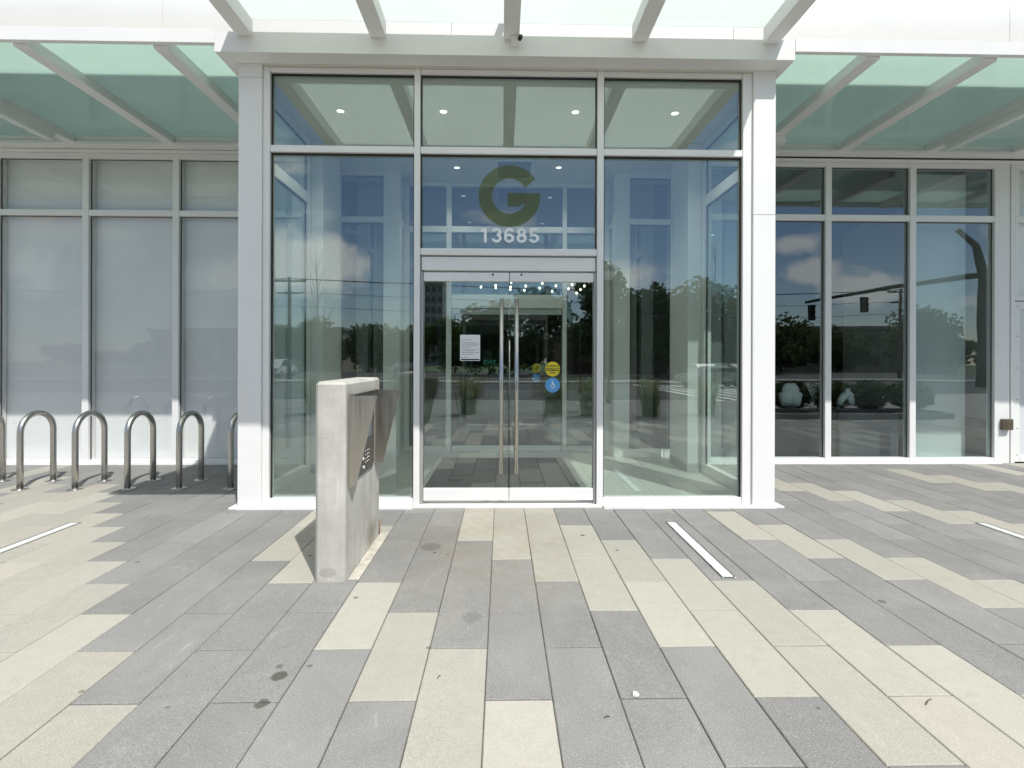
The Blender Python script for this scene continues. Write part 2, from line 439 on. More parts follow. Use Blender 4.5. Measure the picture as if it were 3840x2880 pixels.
MB().box(-150, 150, -27, -9.5, -.29, -.13).build('road', ASPH, kind='structure')
mb = MB(); mb.box(-80, 90, -27.3, -27, -.29, 0.02, .02); mb.build('kerb', KERB, kind='structure')
MB().box(-150, 150, -31, -27.3, -.25, 0.0).build('far_pavement', PLAZA, kind='structure')
MB().box(-150, 150, -62, -31, -.25, -.02).build('parking_lot', ASPH, kind='structure')
mb = MB()
for i in range(-20, 24): mb.box(i * 5, i * 5 + 2.6, -18.3, -18.15, -.127, -.125)
mb.box(-80, 90, -10.2, -10.08, -.127, -.125); mb.box(-80, 90, -26.4, -26.28, -.127, -.125)
for i in range(-12, 14): mb.box(i * 2.9, i * 2.9 + .12, -40, -34.5, -.017, -.013)
for i in range(8): mb.box(9.5 + i * .9, 9.9 + i * .9, -26, -11, -.1265, -.1255)
mb.build('road_markings', PAINT, kind='structure')

# ================================================================== STORE BUILDING (room behind the glass, wall above)
YW = 7.90
sb = thing('store_building', (.08, 12, 0), 'white panelled shop building behind the glass canopies', 'building')
mb = MB()
for (a, b) in ((-14, -9.6), (-9.595, -5.2), (-5.195, -.8), (-.795, 3.6), (3.605, 8.0), (8.005, 14)):
    for (c, d) in ((4.97, 6.4), (6.405, 7.9), (7.905, 9.4)):
        mb.box(a, b, YW - .02, YW + .18, c, d, .003)
mb.build('upper_wall', PANELW, sb)
MB().box(-14, 14, 8.1, 24, 5.0, 5.3).build('roof', PANELW, sb)
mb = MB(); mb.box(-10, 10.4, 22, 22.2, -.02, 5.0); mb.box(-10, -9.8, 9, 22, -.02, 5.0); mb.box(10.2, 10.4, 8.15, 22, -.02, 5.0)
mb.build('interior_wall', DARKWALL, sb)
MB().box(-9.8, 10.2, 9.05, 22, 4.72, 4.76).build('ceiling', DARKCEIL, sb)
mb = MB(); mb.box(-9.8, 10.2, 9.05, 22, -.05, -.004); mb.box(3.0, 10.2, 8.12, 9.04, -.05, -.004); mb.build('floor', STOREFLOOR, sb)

# ================================================================== LEFT WINDOW WALL
def bevbox(mb, *a): return mb.box(*a, .0035)
FY0, FY1, GY = 7.84, 7.98, 7.90
def window_wall(label, cat, xs, x_end, heads, gm, loc, mull_w=.1):
    """xs: list of (x0,x1) mullion spans left to right"""
    t = thing('window_wall', loc, label, cat)
    xl, xr = x_end
    for (a, b) in xs: bevbox(MB(), a, b, FY0, FY1, .0, heads['top']).build('mullion', WHITE, t)
    edges = [xl] + [v for s in xs for v in s] + [xr]
    spans = [(edges[i], edges[i + 1]) for i in range(0, len(edges), 2) if edges[i + 1] - edges[i] > .05]
    for (a, b) in spans:
        bevbox(MB(), a, b, FY0 + .004, FY1 - .004, .012, heads['sill']).build('sill_rail', WHITE, t)
        bevbox(MB(), a, b, FY0 + .004, FY1 - .004, heads['t0'], heads['t1']).build('transom_rail', WHITE, t)
        bevbox(MB(), a, b, FY0 + .004, FY1 - .004, heads['h0'], heads['top'] - .003).build('head_rail', WHITE, t)
    MB().box(xl - .02, xr + .02, FY0 - .05, FY0 - .002, -.01, .014, .002).build('base_flashing', WHITE, t)
    mb = MB()
    mb.box(xl, xr, FY0 - .012, FY1, heads['top'] + .001, heads['top'] + .052, .003)
    mb.build('head_trim', WHITE, t)
    for (a, b) in spans:
        for z0, z1 in ((heads['sill'] + .001, heads['t0'] - .001), (heads['t1'] + .001, heads['h0'] - .001)):
            mb = MB(); mb.box(a + .001, a + .012, GY - .014, GY - .002, z0, z1); mb.box(a + .0125, b - .0125, GY - .014, GY - .002, z1 - .010, z1); mb.box(b - .012, b - .001, GY - .014, GY - .002, z0, z1); mb.build('gasket', GASK, t)
        MB().box(a - .01, b + .01, GY, GY + .012, heads['sill'] - .01, heads['t0'] + .01).build('window_pane', gm, t)
        MB().box(a - .01, b + .01, GY, GY + .012, heads['t1'] - .01, heads['h0'] + .01).build('transom_pane', gm, t)
    return t, spans
hl = dict(sill=.062, t0=3.77, t1=3.86, h0=4.636, top=4.72)
lm = [(-11.55, -11.45), (-10.2, -10.1), (-8.98, -8.88), (-7.71, -7.61), (-6.363, -6.266), (-5.012, -4.916), (-3.66, -3.565)]
lw, lsp = window_wall('white framed window wall lined with pale blinds behind the bike racks', 'window wall', lm, (-12.5, -2.815), hl, GLASSL, (-7, YW, 0))
for (a, b) in lsp:
    MB().box(a - .03, b + .03, FY1 + .02, FY1 + .035, .02, 4.70).build('blind', BLIND, lw)

# ================================================================== RIGHT WINDOW WALL with service door
hr = dict(sill=.088, t0=3.79, t1=3.885, h0=4.63, top=4.70)
rm = [(3.70, 3.80), (5.042, 5.140), (6.382, 6.482), (7.735, 7.80)]
rw, rsp = window_wall('white framed window wall with clear dark glass and a shop display inside', 'window wall', rm, (2.975, 7.80), hr, GLASSD, (5.4, YW, 0))
mb = MB(); bevbox(mb, 7.805, 7.985, FY0 + .01, FY1, .0, 4.70); bevbox(mb, 7.998, 8.06, FY0, FY1, .0, 4.70); mb.build('corner_panel', WHITE, rw)
mb = MB(); mb.box(7.985, 7.998, FY0 + .05, FY1, 0, 4.7); mb.build('joint_gap', BLACKR, rw)
mb = MB(); bevbox(mb, 8.063, 9.6, FY0 + .004, FY1, 2.56, 2.635); bevbox(mb, 8.063, 9.6, FY0 + .004, FY1, 3.79, 3.885); bevbox(mb, 8.063, 9.6, FY0 + .004, FY1, 4.63, 4.70)
bevbox(mb, 8.063, 8.13, FY0 + .004, FY1, 2.638, 3.787); bevbox(mb, 8.063, 8.13, FY0 + .004, FY1, 3.888, 4.627); bevbox(mb, 9.5, 9.6, FY0 + .004, FY1, 0, 2.557)
mb.build('door_surround', WHITE, rw)
MB().box(8.12, 9.6, GY, GY + .012, 2.62, 3.80).build('transom_pane', GLASSL, rw)
MB().box(8.12, 9.6, GY, GY + .012, 3.87, 4.64).build('transom_pane', GLASSL, rw)
MB().box(8.1, 9.6, FY1 + .02, FY1 + .035, 2.6, 4.7).build('blind', BLIND, rw)
mb = MB(); bevbox(mb, 8.075, 8.16, FY0 + .02, FY1 - .02, .02, 2.545); bevbox(mb, 9.4, 9.49, FY0 + .02, FY1 - .02, .02, 2.545)
bevbox(mb, 8.163, 9.397, FY0 + .02, FY1 - .02, .02, .11); bevbox(mb, 8.163, 9.397, FY0 + .02, FY1 - .02, 2.43, 2.545)
sd = mb.build('service_door', WHITE, rw)
MB().box(8.155, 9.405, FY0 + .05, FY0 + .07, .1, 2.44).build('door_panel', simple('grey_white_panel', (.66, .68, .70), .4, 0, .03, 1), sd)
mb = MB()
for z in (.13, .55, 1.0, 1.5, 2.0, 2.47): mb.cyl((8.117, FY0 + .021, z), (8.117, FY0 + .012, z), .008, .006, 10)
mb.build('screw_heads', DKSTEEL, sd)
MB().box(7.803, 12.6, FY0 - .012, FY1, 4.702, 4.752, .003).build('head_trim', WHITE, rw)
MB().box(9.8, 12.6, FY0, FY1, 0, 4.7).build('end_wall_panel', PANELW, rw)
MB().box(9.6, 9.8, FY0, FY1, 0, 4.7, .003).build('end_post', WHITE, rw)
# bronze plate at the joint
kb = thing('lock_box', (7.91, 7.85, .6), 'small square bronze lock box on the white panel beside the service door', 'lock box')
mb = MB(); mb.box(7.835, 7.975, 7.775, 7.849, .53, .70, .006); mb.build('box_body', BRONZE, kb)
MB().box(7.86, 7.95, 7.768, 7.777, .57, .66, .003).build('cover_plate', BRONZE, kb)
MB().cyl((7.905, 7.768, .63), (7.905, 7.76, .63), .012, .01, 14).build('keyhole', DKSTEEL, kb)

# ================================================================== ENTRANCE VESTIBULE
V = thing('entrance_vestibule', (.08, 5.5, 0), 'projecting white framed glass entrance box with street number over its doors', 'entrance')
for (a, b) in ((-2.81, -2.565), (2.725, 2.97)):
    mb = MB(); zs = 3.18 if a > 0 else 4.6; mb.box(a, b, 5.475, 5.80, .03, zs - .002, .004); mb.box(a, b, 5.475, 5.80, zs + .002, 4.76, .004); mb.build('pillar', WHITE, V)
    c = a if a < 0 else b
mb = MB(); mb.box(-2.90, -2.81, 5.46, 5.9, -.01, .016, .003); mb.box(2.97, 3.07, 5.46, 5.9, -.01, .016, .003)
mb.box(-2.81, -.95, 5.44, 5.64, -.01, .028, .004); mb.box(1.10, 2.97, 5.44, 5.64, -.01, .028, .004); mb.box(-.948, 1.098, 5.49, 5.64, -.01, .03, .004)
mb.build('base_plate', WHITE, V)
# main frame
F0, F1 = 5.50, 5.62
for (a, b) in ((-2.562, -2.49), (2.622, 2.722)): bevbox(MB(), a, b, F0, F1, .03, 4.73).build('mullion', WHITE, V)
for (a, b) in ((-.95, -.885), (1.03, 1.10)): bevbox(MB(), a, b, F0 - .004, F1 + .03, .03, 4.73).build('mullion', WHITE, V)
def rail(a, b, y0, y1, z0, z1, n='transom_rail'): bevbox(MB(), a, b, y0, y1, z0, z1).build(n, WHITE, V)
for (a, b) in ((-2.487, -.953), (1.103, 2.619)):
    rail(a, b, F0 + .004, F1 - .004, .031, .10, 'sill_rail'); rail(a, b, F0 + .004, F1 - .004, 3.82, 3.892); rail(a, b, F0 + .004, F1 - .004, 4.675, 4.728, 'head_rail')
a, b = -.882, 1.027
rail(a, b, F0 + .004, F1 - .004, 3.82, 3.892); rail(a, b, F0 + .004, F1 - .004, 4.675, 4.728, 'head_rail'); rail(a, b, F0 + .002, F1 + .03, 2.728, 2.798)
for (a, b) in ((-2.487, -.953), (1.103, 2.619)):
    MB().box(a - .01, b + .01, 5.56, 5.572, .09, 3.83).build('window_pane', GLASS, V)
for (a, b) in ((-2.487, -.953), (-.882, 1.027), (1.103, 2.619)):
    MB().box(a - .01, b + .01, 5.56, 5.572, 3.885, 4.68).build('transom_pane', GLASS, V)
MB().box(-.89, 1.035, 5.56, 5.572, 2.79, 3.83).build('number_pane', GLASS, V)
# black gaskets
mb = MB()
for (a, b) in ((-2.487, -.953), (1.103, 2.619)):
    for (z0, z1) in ((.101, 3.818), (3.893, 4.673)):
        mb.box(a + .001, a + .011, 5.535, 5.558, z0, z1); mb.box(b - .011, b - .001, 5.535, 5.558, z0, z1); mb.box(a + .012, b - .012, 5.535, 5.558, z1 - .016, z1)
for (z0, z1) in ((2.80, 3.818), (3.893, 4.673)):
    mb.box(-.881, -.872, 5.535, 5.558, z0, z1); mb.box(1.017, 1.026, 5.535, 5.558, z0, z1); mb.box(-.871, 1.016, 5.535, 5.558, z1 - .014, z1)
mb.build('gasket', BLACKR, V)
# header, cornice, roof
MB().box(-2.563, 2.723, 5.47, 5.63, 4.731, 4.79, .003).build('header_panel', simple('beige_white_header', (.62, .60, .54), .5), V)
mb = MB()
pr = [(5.27, 4.742), (5.47, 4.742), (5.47, 4.77), (5.30, 4.77), (5.30, 4.95), (5.27, 4.95)]
mb.prism(pr, 'x', -2.95, 3.06)
for (a, b) in ((-2.95, -2.815), (2.975, 3.06)): mb.box(a, b, 5.301, 7.83, 4.742, 4.769)
mb.box(-2.95, -2.92, 5.301, 7.83, 4.771, 4.95); mb.box(3.03, 3.06, 5.301, 7.83, 4.771, 4.95)
mb.build('cornice', WHITE, V)
MB().box(-2.90, 3.01, 5.31, 7.87, 4.795, 4.945).build('roof_slab', WHITE, V)
MB().box(-2.80, 2.96, 5.63, 8.95, 4.71, 4.728).build('ceiling', CEIL, V)
MB().box(-2.80, 2.96, 8.0, 9.0, 4.73, 4.76).build('rear_ceiling', CEIL, V)
# interior floor
MB().box(-2.80, 2.96, 5.64, 8.95, -.05, -.002).build('floor', FLOOR_IN, V)
# side walls
for s, xo, xi in ((-1, -2.80, -2.70), (1, 2.96, 2.86)):
    x0, x1 = min(xo, xi), max(xo, xi)
    mb = MB()
    mb.box(x0, x1, 5.802, 6.10, 0, 4.705, .003); mb.box(x0, x1, 7.15, 7.86, 0, 4.705, .003)
    mb.box(x0 + .004, x1 - .004, 6.103, 7.147, 0, .13, .003); mb.box(x0 + .004, x1 - .004, 6.103, 7.147, 3.78, 3.93, .003); mb.box(x0 + .004, x1 - .004, 6.103, 7.147, 4.60, 4.705, .003)
    mb.build('side_wall', WHITE_IN, V)
    xm = (x0 + x1) / 2
    MB().box(xm - .006, xm + .006, 6.09, 7.16, .12, 3.79).build('side_pane', GLASS, V)
    MB().box(xm - .006, xm + .006, 6.09, 7.16, 3.92, 4.61).build('side_pane', GLASS, V)
    for z0, z1 in ((.131, 3.779), (3.931, 4.599)):
        mb = MB(); xa = xm - s * .007; xb = xa - s * .016
        mb.box(min(xa, xb), max(xa, xb), 6.104, 6.122, z0, z1); mb.box(min(xa, xb), max(xa, xb), 7.128, 7.146, z0, z1); mb.box(min(xa, xb), max(xa, xb), 6.1225, 7.1275, z1 - .016, z1); mb.build('gasket', GASK, V)
    cx0, cx1 = (-2.695, -2.53) if s < 0 else (2.66, 2.855)
    MB().box(cx0, cx1, 7.24, 8.0, .12, 4.705, .004).build('column', WHITE_IN, V)
    MB().box(cx0 - .005, cx1 + .005, 7.235, 8.0, 0, .118, .003).build('column_skirting', simple('grey_skirting', (.45, .47, .45), .5), V)
    # inner front facing window
    wx0, wx1 = (-2.64, -1.95) if s < 0 else (2.12, 2.80)
    ox = -1.68 if s < 0 else 1.86
    mb = MB()
    ex = -2.80 if s < 0 else 2.96
    mb.box(min(ex, wx0 if s < 0 else wx1), max(ex, wx0 if s < 0 else wx1), 8.40, 8.50, 0, 4.705, .003)
    mb.box(min(ox, wx1 if s < 0 else wx0), max(ox, wx1 if s < 0 else wx0), 8.40, 8.50, 0, 4.705, .003)
    mb.box(wx0 + .003, wx1 - .003, 8.404, 8.496, 0, .13, .003); mb.box(wx0 + .003, wx1 - .003, 8.404, 8.496, 3.86, 3.95, .003); mb.box(wx0 + .003, wx1 - .003, 8.404, 8.496, 4.63, 4.705, .003)
    mb.box(min(ox, ox - s * .10), max(ox, ox - s * .10) if s > 0 else ox + .10, 8.51, 8.95, 0, 4.705, .003) if False else None
    mb.build('inner_wall', WHITE_IN, V)
    for z0, z1 in ((.131, 3.859), (3.951, 4.629)):
        mb = MB(); mb.box(wx0 + .001, wx0 + .016, 8.43, 8.448, z0, z1); mb.box(wx1 - .016, wx1 - .001, 8.43, 8.448, z0, z1); mb.box(wx0 + .0165, wx1 - .0165, 8.43, 8.448, z1 - .018, z1); mb.build('gasket', GASK, V)
    MB().box(wx0, wx1, 8.45, 8.462, .12, 3.87).build('inner_pane', GLASS, V)
    MB().box(wx0, wx1, 8.45, 8.462, 3.94, 4.64).build('inner_pane', GLASS, V)
    rx0, rx1 = (ox - .1, ox) if s < 0 else (ox, ox + .1)
    mb = MB(); mb.box(rx0, rx1, 8.503, 8.60, 0, 4.705, .003); mb.box(rx0, rx1, 8.86, 8.99, 0, 4.705, .003); mb.box(rx0 + .003, rx1 - .003, 8.603, 8.857, 0, .12); mb.box(rx0 + .003, rx1 - .003, 8.603, 8.857, 3.86, 3.95)
    mb.build('return_wall', WHITE_IN, V)
    MB().box((rx0 + rx1) / 2 - .006, (rx0 + rx1) / 2 + .006, 8.60, 8.86, .11, 4.69).build('inner_pane', GLASSD, V)
    # flanking room walls so the inner windows look into a dark room
    MB().box(min(ex, ex + s * .0) - .08, ex + .08, 8.0, 22, 0, 4.70).build('flank_wall', DARKWALL, V) if False else None
# inner glazed wall
I0, I1 = 8.90, 9.0
mb = MB()
for (a, b) in ((-.975, -.885), (1.06, 1.135)): bevbox(mb, a, b, I0, I1, 0, 4.705)
for (a, b) in ((-1.68, -1.62), (1.80, 1.86)): bevbox(mb, a, b, I0 + .003, I1 - .003, 0, 4.70)
for (a, b) in ((-1.617, -.978), (-.882, 1.057), (1.138, 1.797)):
    bevbox(mb, a, b, I0 + .004, I1 - .004, 3.83, 3.935); bevbox(mb, a, b, I0 + .004, I1 - .004, 4.64, 4.70)
for (a, b) in ((-1.617, -.978), (1.138, 1.797)): bevbox(mb, a, b, I0 + .004, I1 - .004, 0, .09)
bevbox(mb, -.882, 1.057, I0 + .004, I1 - .004, 2.68, 2.745)
bevbox(mb, -.87, 1.045, I0 - .10, I1 - .02, 2.50, 2.675)
mb.build('inner_frame', WHITE_IN, V)
for (a, b) in ((-1.62, -.975), (1.135, 1.80)):
    MB().box(a, b, 8.95, 8.962, .08, 3.84).build('inner_pane', GLASSD, V); MB().box(a, b, 8.95, 8.962, 3.93, 4.65).build('inner_pane', GLASSD, V)
MB().box(-.885, 1.06, 8.95, 8.962, 2.74, 3.84).build('inner_pane', GLASSD, V); MB().box(-.885, 1.06, 8.95, 8.962, 3.93, 4.65).build('inner_pane', GLASSD, V)
def door_leaf(x0, x1, y, z0, zr0, zr1, zt0, zt1, fm, gm, hx, hz0, hz1, hr, name):
    d = MB().box(x0 + .002, x1 - .002, y - .006, y + .006, zr1 - .01, zt0 + .01).build(name, gm, V)
    MB().box(x0, x1, y - .03, y + .03, zr0, zr1, .004).build('bottom_rail', fm, d); MB().box(x0, x1, y - .03, y + .03, zt0, zt1, .004).build('top_rail', fm, d)
    if hx is not None:
        mb = MB(); mb.cyl((hx, y - .09, hz0), (hx, y - .09, hz1), hr, hr, 20)
        for z in (hz0 + .25, hz1 - .25): mb.cyl((hx, y - .09, z), (hx, y - .006, z), .009, .009, 12)
        mb.build('pull_handle', STEEL, d)
    return d
DY = 5.565
dl = door_leaf(-.848, .077, DY, 0, .068, .197, 2.448, 2.543, WHITE, GLASS, -.004, .37, 2.25, .0215, 'entrance_door')
dr = door_leaf(.085, 1.000, DY, 0, .068, .197, 2.448, 2.543, WHITE, GLASS, .160, .37, 2.25, .0215, 'entrance_door')
for x in (-.10, .21):
    MB().cyl((x, DY - .03, 2.522), (x, DY - .036, 2.522), .012, .012, 16).build('door_screw', DKSTEEL, dl if x < 0 else dr)
door_leaf(-.872, .085, 8.945, 0, .005, .10, 2.40, 2.495, WHITE_IN, GLASSD, None, 0, 0, 0, 'inner_door')
door_leaf(.093, 1.047, 8.945, 0, .005, .10, 2.40, 2.495, WHITE_IN, GLASSD, .135, .45, 1.95, .014, 'inner_door')
MB().box(-.872, 1.018, 5.53, 5.66, 2.565, 2.712, .004).build('door_operator_box', WHITE, V)
JAMB = simple('anodised_jamb', (.42, .42, .42), .4, .3)
for a, b in ((-.882, -.852), (1.003, 1.027)): MB().box(a, b, 5.53, 5.64, .03, 2.55, .003).build('door_jamb', JAMB, V)

# ---- lettering on the glass
num = thing('street_number', (.077, 5.557, 2.95), 'white numerals 13685 on the glass above the doors', 'number sign')
def ribbon(mb, pts, w, y, closed=False):
    n = len(pts); Lf = []; Rt = []
    for i, p in enumerate(pts):
        a = pts[(i - 1) % n] if closed or i > 0 else p
        b = pts[(i + 1) % n] if closed or i < n - 1 else p
        d1 = (Vector(p) - Vector(a)); d2 = (Vector(b) - Vector(p))
        d1 = d1.normalized() if d1.length > 1e-9 else d2.normalized(); d2 = d2.normalized() if d2.length > 1e-9 else d1
        t = (d1 + d2).normalized(); nn = Vector((-t.y, t.x)); k = w / 2 / max(.5, nn.dot(Vector((-d1.y, d1.x))))
        Lf.append((p[0] + nn.x * k, p[1] + nn.y * k)); Rt.append((p[0] - nn.x * k, p[1] - nn.y * k))
    rings = [[mb.bm.verts.new((q[0], yy, q[1])) for q, yy in ((l, y), (r, y), (r, y + .0012), (l, y + .0012))] for l, r in zip(Lf, Rt)]
    m = n if closed else n - 1
    for i in range(m):
        A, B = rings[i], rings[(i + 1) % n]
        for k in range(4): mb.bm.faces.new((A[k], A[(k + 1) % 4], B[(k + 1) % 4], B[k]))
    if not closed: mb.bm.faces.new(rings[0]); mb.bm.faces.new(rings[-1][::-1])
def arc(cx, cz, rx, rz, a0, a1, n=26): return [(cx + rx * math.cos(R(a0 + (a1 - a0) * i / n)), cz + rz * math.sin(R(a0 + (a1 - a0) * i / n))) for i in range(n + 1)]
DIG = {'1': [([(.40, 0), (.40, 1)], 0), ([(.10, .77), (.24, .80), (.318, .88)], 0)],
       '3': [(arc(.32, .715, .235, .20, 168, -84), 0), (arc(.32, .30, .255, .215, 84, -168), 0)],
       '6': [(arc(.32, .305, .255, .22, 0, 345, 30), 1), (arc(.345, .50, .275, .415, 38, 200), 0)],
       '8': [(arc(.32, .718, .215, .197, 0, 348, 30), 1), (arc(.32, .302, .255, .217, 0, 348, 30), 1)],
       '5': [([(.55, .915), (.17, .915), (.12, .50)] + arc(.315, .305, .255, .22, 128, -165), 0)]}
for ch, dx in zip('13685', (-.272, -.137, 0, .137, .272)):
    mb = MB(); H_ = .160
    for k, (pts, cl_) in enumerate(DIG[ch]):
        ribbon(mb, [(.077 + dx + (q[0] - .33) * H_, 2.876 + q[1] * H_) for q in pts], .178 * H_, 5.5552 - k * .0004, bool(cl_))
    mb.build('numeral', NUMW, num)
# G emblem
mb = MB(); cx, cz, ro, ri = .079, 3.385, .337, .192
outer = []; inner = []
a0, a1 = 34, 360
n = 60
pts_o = [(cx + ro * math.cos(R(a0 + (a1 - a0) * i / n)), cz + ro * math.sin(R(a0 + (a1 - a0) * i / n))) for i in range(n + 1)]
pts_i = [(cx + ri * math.cos(R(a0 - 6 + (340 - a0 + 6) * i / n)), cz + ri * math.sin(R(a0 - 6 + (340 - a0 + 6) * i / n))) for i in range(n + 1)]
vo_ = [mb.bm.verts.new((x, 5.556, z)) for x, z in pts_o]; vi_ = [mb.bm.verts.new((x, 5.556, z)) for x, z in pts_i]
for i in range(n): mb.bm.faces.new((vo_[i], vo_[i + 1], vi_[i + 1], vi_[i]))
q = [mb.bm.verts.new((x, 5.556, z)) for x, z in ((cx - .02, cz + .035), (cx + ro - .004, cz + .035))]
q2 = [mb.bm.verts.new((cx - .02, 5.556, cz - .115))]
mb.bm.faces.new((q[0], q[1], vo_[n], vi_[n], mb.bm.verts.new((cx + .10, 5.556, cz - .115)), q2[0]))
r = bmesh.ops.extrude_face_region(mb.bm, geom=list(mb.bm.faces))
bmesh.ops.translate(mb.bm, verts=[v for v in r['geom'] if isinstance(v, bmesh.types.BMVert)], vec=(0, -.0008, 0))
tag(mb.build('glass_emblem', FILM), 'large translucent olive gold letter G on the glass over the number', 'emblem')

# ---- notice and stickers on the doors
nt_ = thing('paper_notice', (-.345, 5.557, 1.58), 'white printed notice taped to the left entrance door', 'notice')
MB().box(-.455, -.237, 5.5565, 5.5578, 1.585, 1.868).build('sheet', PAPER, nt_)
mb = MB(); random.seed(3)
lines = [(1.812, .10), (1.782, .17), (1.766, .18), (1.748, .17), (1.733, .10), (1.708, .18), (1.692, .14), (1.676, .17), (1.655, .12), (1.622, .06)]
for z, w in lines:
    x = -.438
    while x < -.438 + w:
        l = random.uniform(.008, .026); mb.box(x, min(x + l, -.252), 5.5555, 5.5562, z - .0025, z + .0025); x += l + .005
mb.build('print_lines', INK, nt_)
MB().box(-.445, -.245, 5.5553, 5.5562, 1.592, 1.606).build('footer_bar', NAVY, nt_)
def stickers(x, y, z1, z2, r, who):
    t = thing('caution_sticker', (x, y, z1 - r), 'round yellow CAUTION automatic door sticker on the %s' % who, 'sticker')
    disc_y(MB(), x, y, z1, r).build('disc', YEL, t)
    MB().box(x - r * .93, x + r * .93, y - .0022, y - .0014, z1 - r * .26, z1 + r * .16).build('band', BLK, t)
    text_bm('CAUTION', r * .40, (x, y - .0028, z1 - r * .05), bold=.0012, depth=.0003).build('band_lettering', YEL, t)
    mb = text_bm('AUTOMATIC', r * .27, (x, y - .0022, z1 + r * .42), bold=.0008, depth=.0003)
    mb.build('upper_lettering', BLK, t)
    text_bm('DOOR', r * .27, (x, y - .0022, z1 - r * .52), bold=.0008, depth=.0003).build('lower_lettering', BLK, t)
    b = thing('access_sticker', (x, y, z2 - r), 'round blue wheelchair access sticker on the %s' % who, 'sticker')
    disc_y(MB(), x, y, z2, r).build('disc', BLU, b)
    mb = MB(); yy = y - .0018; s = r
    disc_y(mb, x - s * .05, yy + .0006, z2 + s * .52, s * .09, .0006, 16)
    def bar(p, q, w):
        p = Vector((p[0], p[1])); q = Vector((q[0], q[1])); d = (q - p).normalized(); nrm = Vector((-d.y, d.x)) * w
        mb.prism([tuple(p + nrm), tuple(q + nrm), tuple(q - nrm), tuple(p - nrm)], 'y', yy, yy + .0006)
    P = lambda a, c: (x + a * s, z2 + c * s)
    bar(P(-.05, .42), P(-.02, .02), .055 * s); bar(P(-.03, .22), P(.22, .22), .04 * s); bar(P(-.02, .03), P(.22, .03), .05 * s); bar(P(.22, .05), P(.34, -.22), .05 * s)
    for i in range(14):
        a, a2 = R(150 + i * 15), R(150 + (i + 1) * 15)
        bar((x + s * (.03 + .27 * math.cos(a)), z2 + s * (-.05 + .27 * math.sin(a))), (x + s * (.03 + .27 * math.cos(a2)), z2 + s * (-.05 + .27 * math.sin(a2))), .035 * s)
    mb.build('wheelchair_symbol', NUMW, b)
    for k, zz in ((0, -.45), (1, -.63)):
        text_bm(('ACCESS', 'ENTRY')[k], s * .2, (x, yy, z2 + zz * s), depth=.0003).build('lettering', simple('pale_blue_ink', (.35, .55, .8), .6), b)
stickers(.556, 5.5575, 1.497, 1.322, .081, 'right entrance door')
stickers(.605, 8.9375, 1.462, 1.285, .078, 'inner door behind')

# ---- ceiling downlights, grille, exit sign, mat
def downlight(x, y, z, label, grp='recessed ceiling downlights'):
    t = thing('downlight', (x, y, z), label, 'ceiling light', grp)
    prof = [(.068, 0), (.068, -.006), (.050, -.006), (.046, -.001)]
    MB().lathe(prof, (x, y, z), 20).build('trim_ring', WHITE, t)
    MB().lathe([(.044, 0), (.044, -.003)], (x, y, z), 18).build('lamp', DLIGHT, t)
for x, y, l in ((-2.03, 6.42, 'front row downlight over the left vestibule pane, leftmost'), (-.74, 6.40, 'front row downlight just left of the centre beam'),
                (.914, 6.37, 'front row downlight just right of the centre beam'), (2.17, 6.37, 'front row downlight over the right vestibule pane, rightmost'),
                (-.735, 8.25, 'rear row downlight left of the air grille'), (.91, 8.2, 'rear row downlight right of the air grille')):
    downlight(x, y, 4.709, l)
gr = thing('air_grille', (.19, 8.3, 4.70), 'slatted air grille in the vestibule ceiling behind the letter G', 'air grille')
mb = MB(); mb.box(-.10, .49, 7.92, 7.95, 4.695, 4.709); mb.box(-.10, .49, 8.70, 8.73, 4.695, 4.709); mb.box(-.10, -.07, 7.951, 8.699, 4.695, 4.709); mb.box(.46, .49, 7.951, 8.699, 4.695, 4.709); mb.build('frame', WHITE_IN, gr)
mb = MB()
for i in range(14): mb.box(-.069, .459, 7.965 + i * .052, 7.985 + i * .052, 4.697, 4.708)
mb.build('slats', simple('grey_slats', (.25, .27, .28), .5), gr)
es = thing('exit_sign', (-.28, 12, 1.47), 'dim green EXIT sign seen through the left door glass', 'exit sign')
MB().box(-.45, -.12, 12.0, 12.04, 1.46, 1.635, .004).build('face', SIGG, es)
text_bm('EXIT', .15, (-.285, 11.998, 1.545), bold=.001).build('lettering', EXITL, es)
MB().box(-.30, -.27, 12.041, 12.08, 0, 1.7).build('stand_post', BLACKR, es)
MB().box(-.4, -.17, 11.95, 12.2, -.003, .02).build('stand_base', BLACKR, es)
mt = MB(); mt.box(-.96, .99, 6.38, 8.28, -.001, .012, .004); tag(mt.build('door_mat', MATM), 'dark rectangular mat on the vestibule floor between the two sets of doors', 'mat')
for x, y in ((-2.03, 6.42), (-.74, 6.40), (.914, 6.37), (2.17, 6.37), (-.735, 8.25), (.91, 8.2)):
    sp_ = bpy.data.lights.new('downlight_beam', 'SPOT'); sp_.energy = 30; sp_.spot_size = R(125); sp_.spot_blend = .8; sp_.shadow_soft_size = .045; sp_.color = (1, .96, .88)
    so_ = bpy.data.objects.new('downlight_beam', sp_); COL.objects.link(so_); so_.location = (x, y, 4.69)
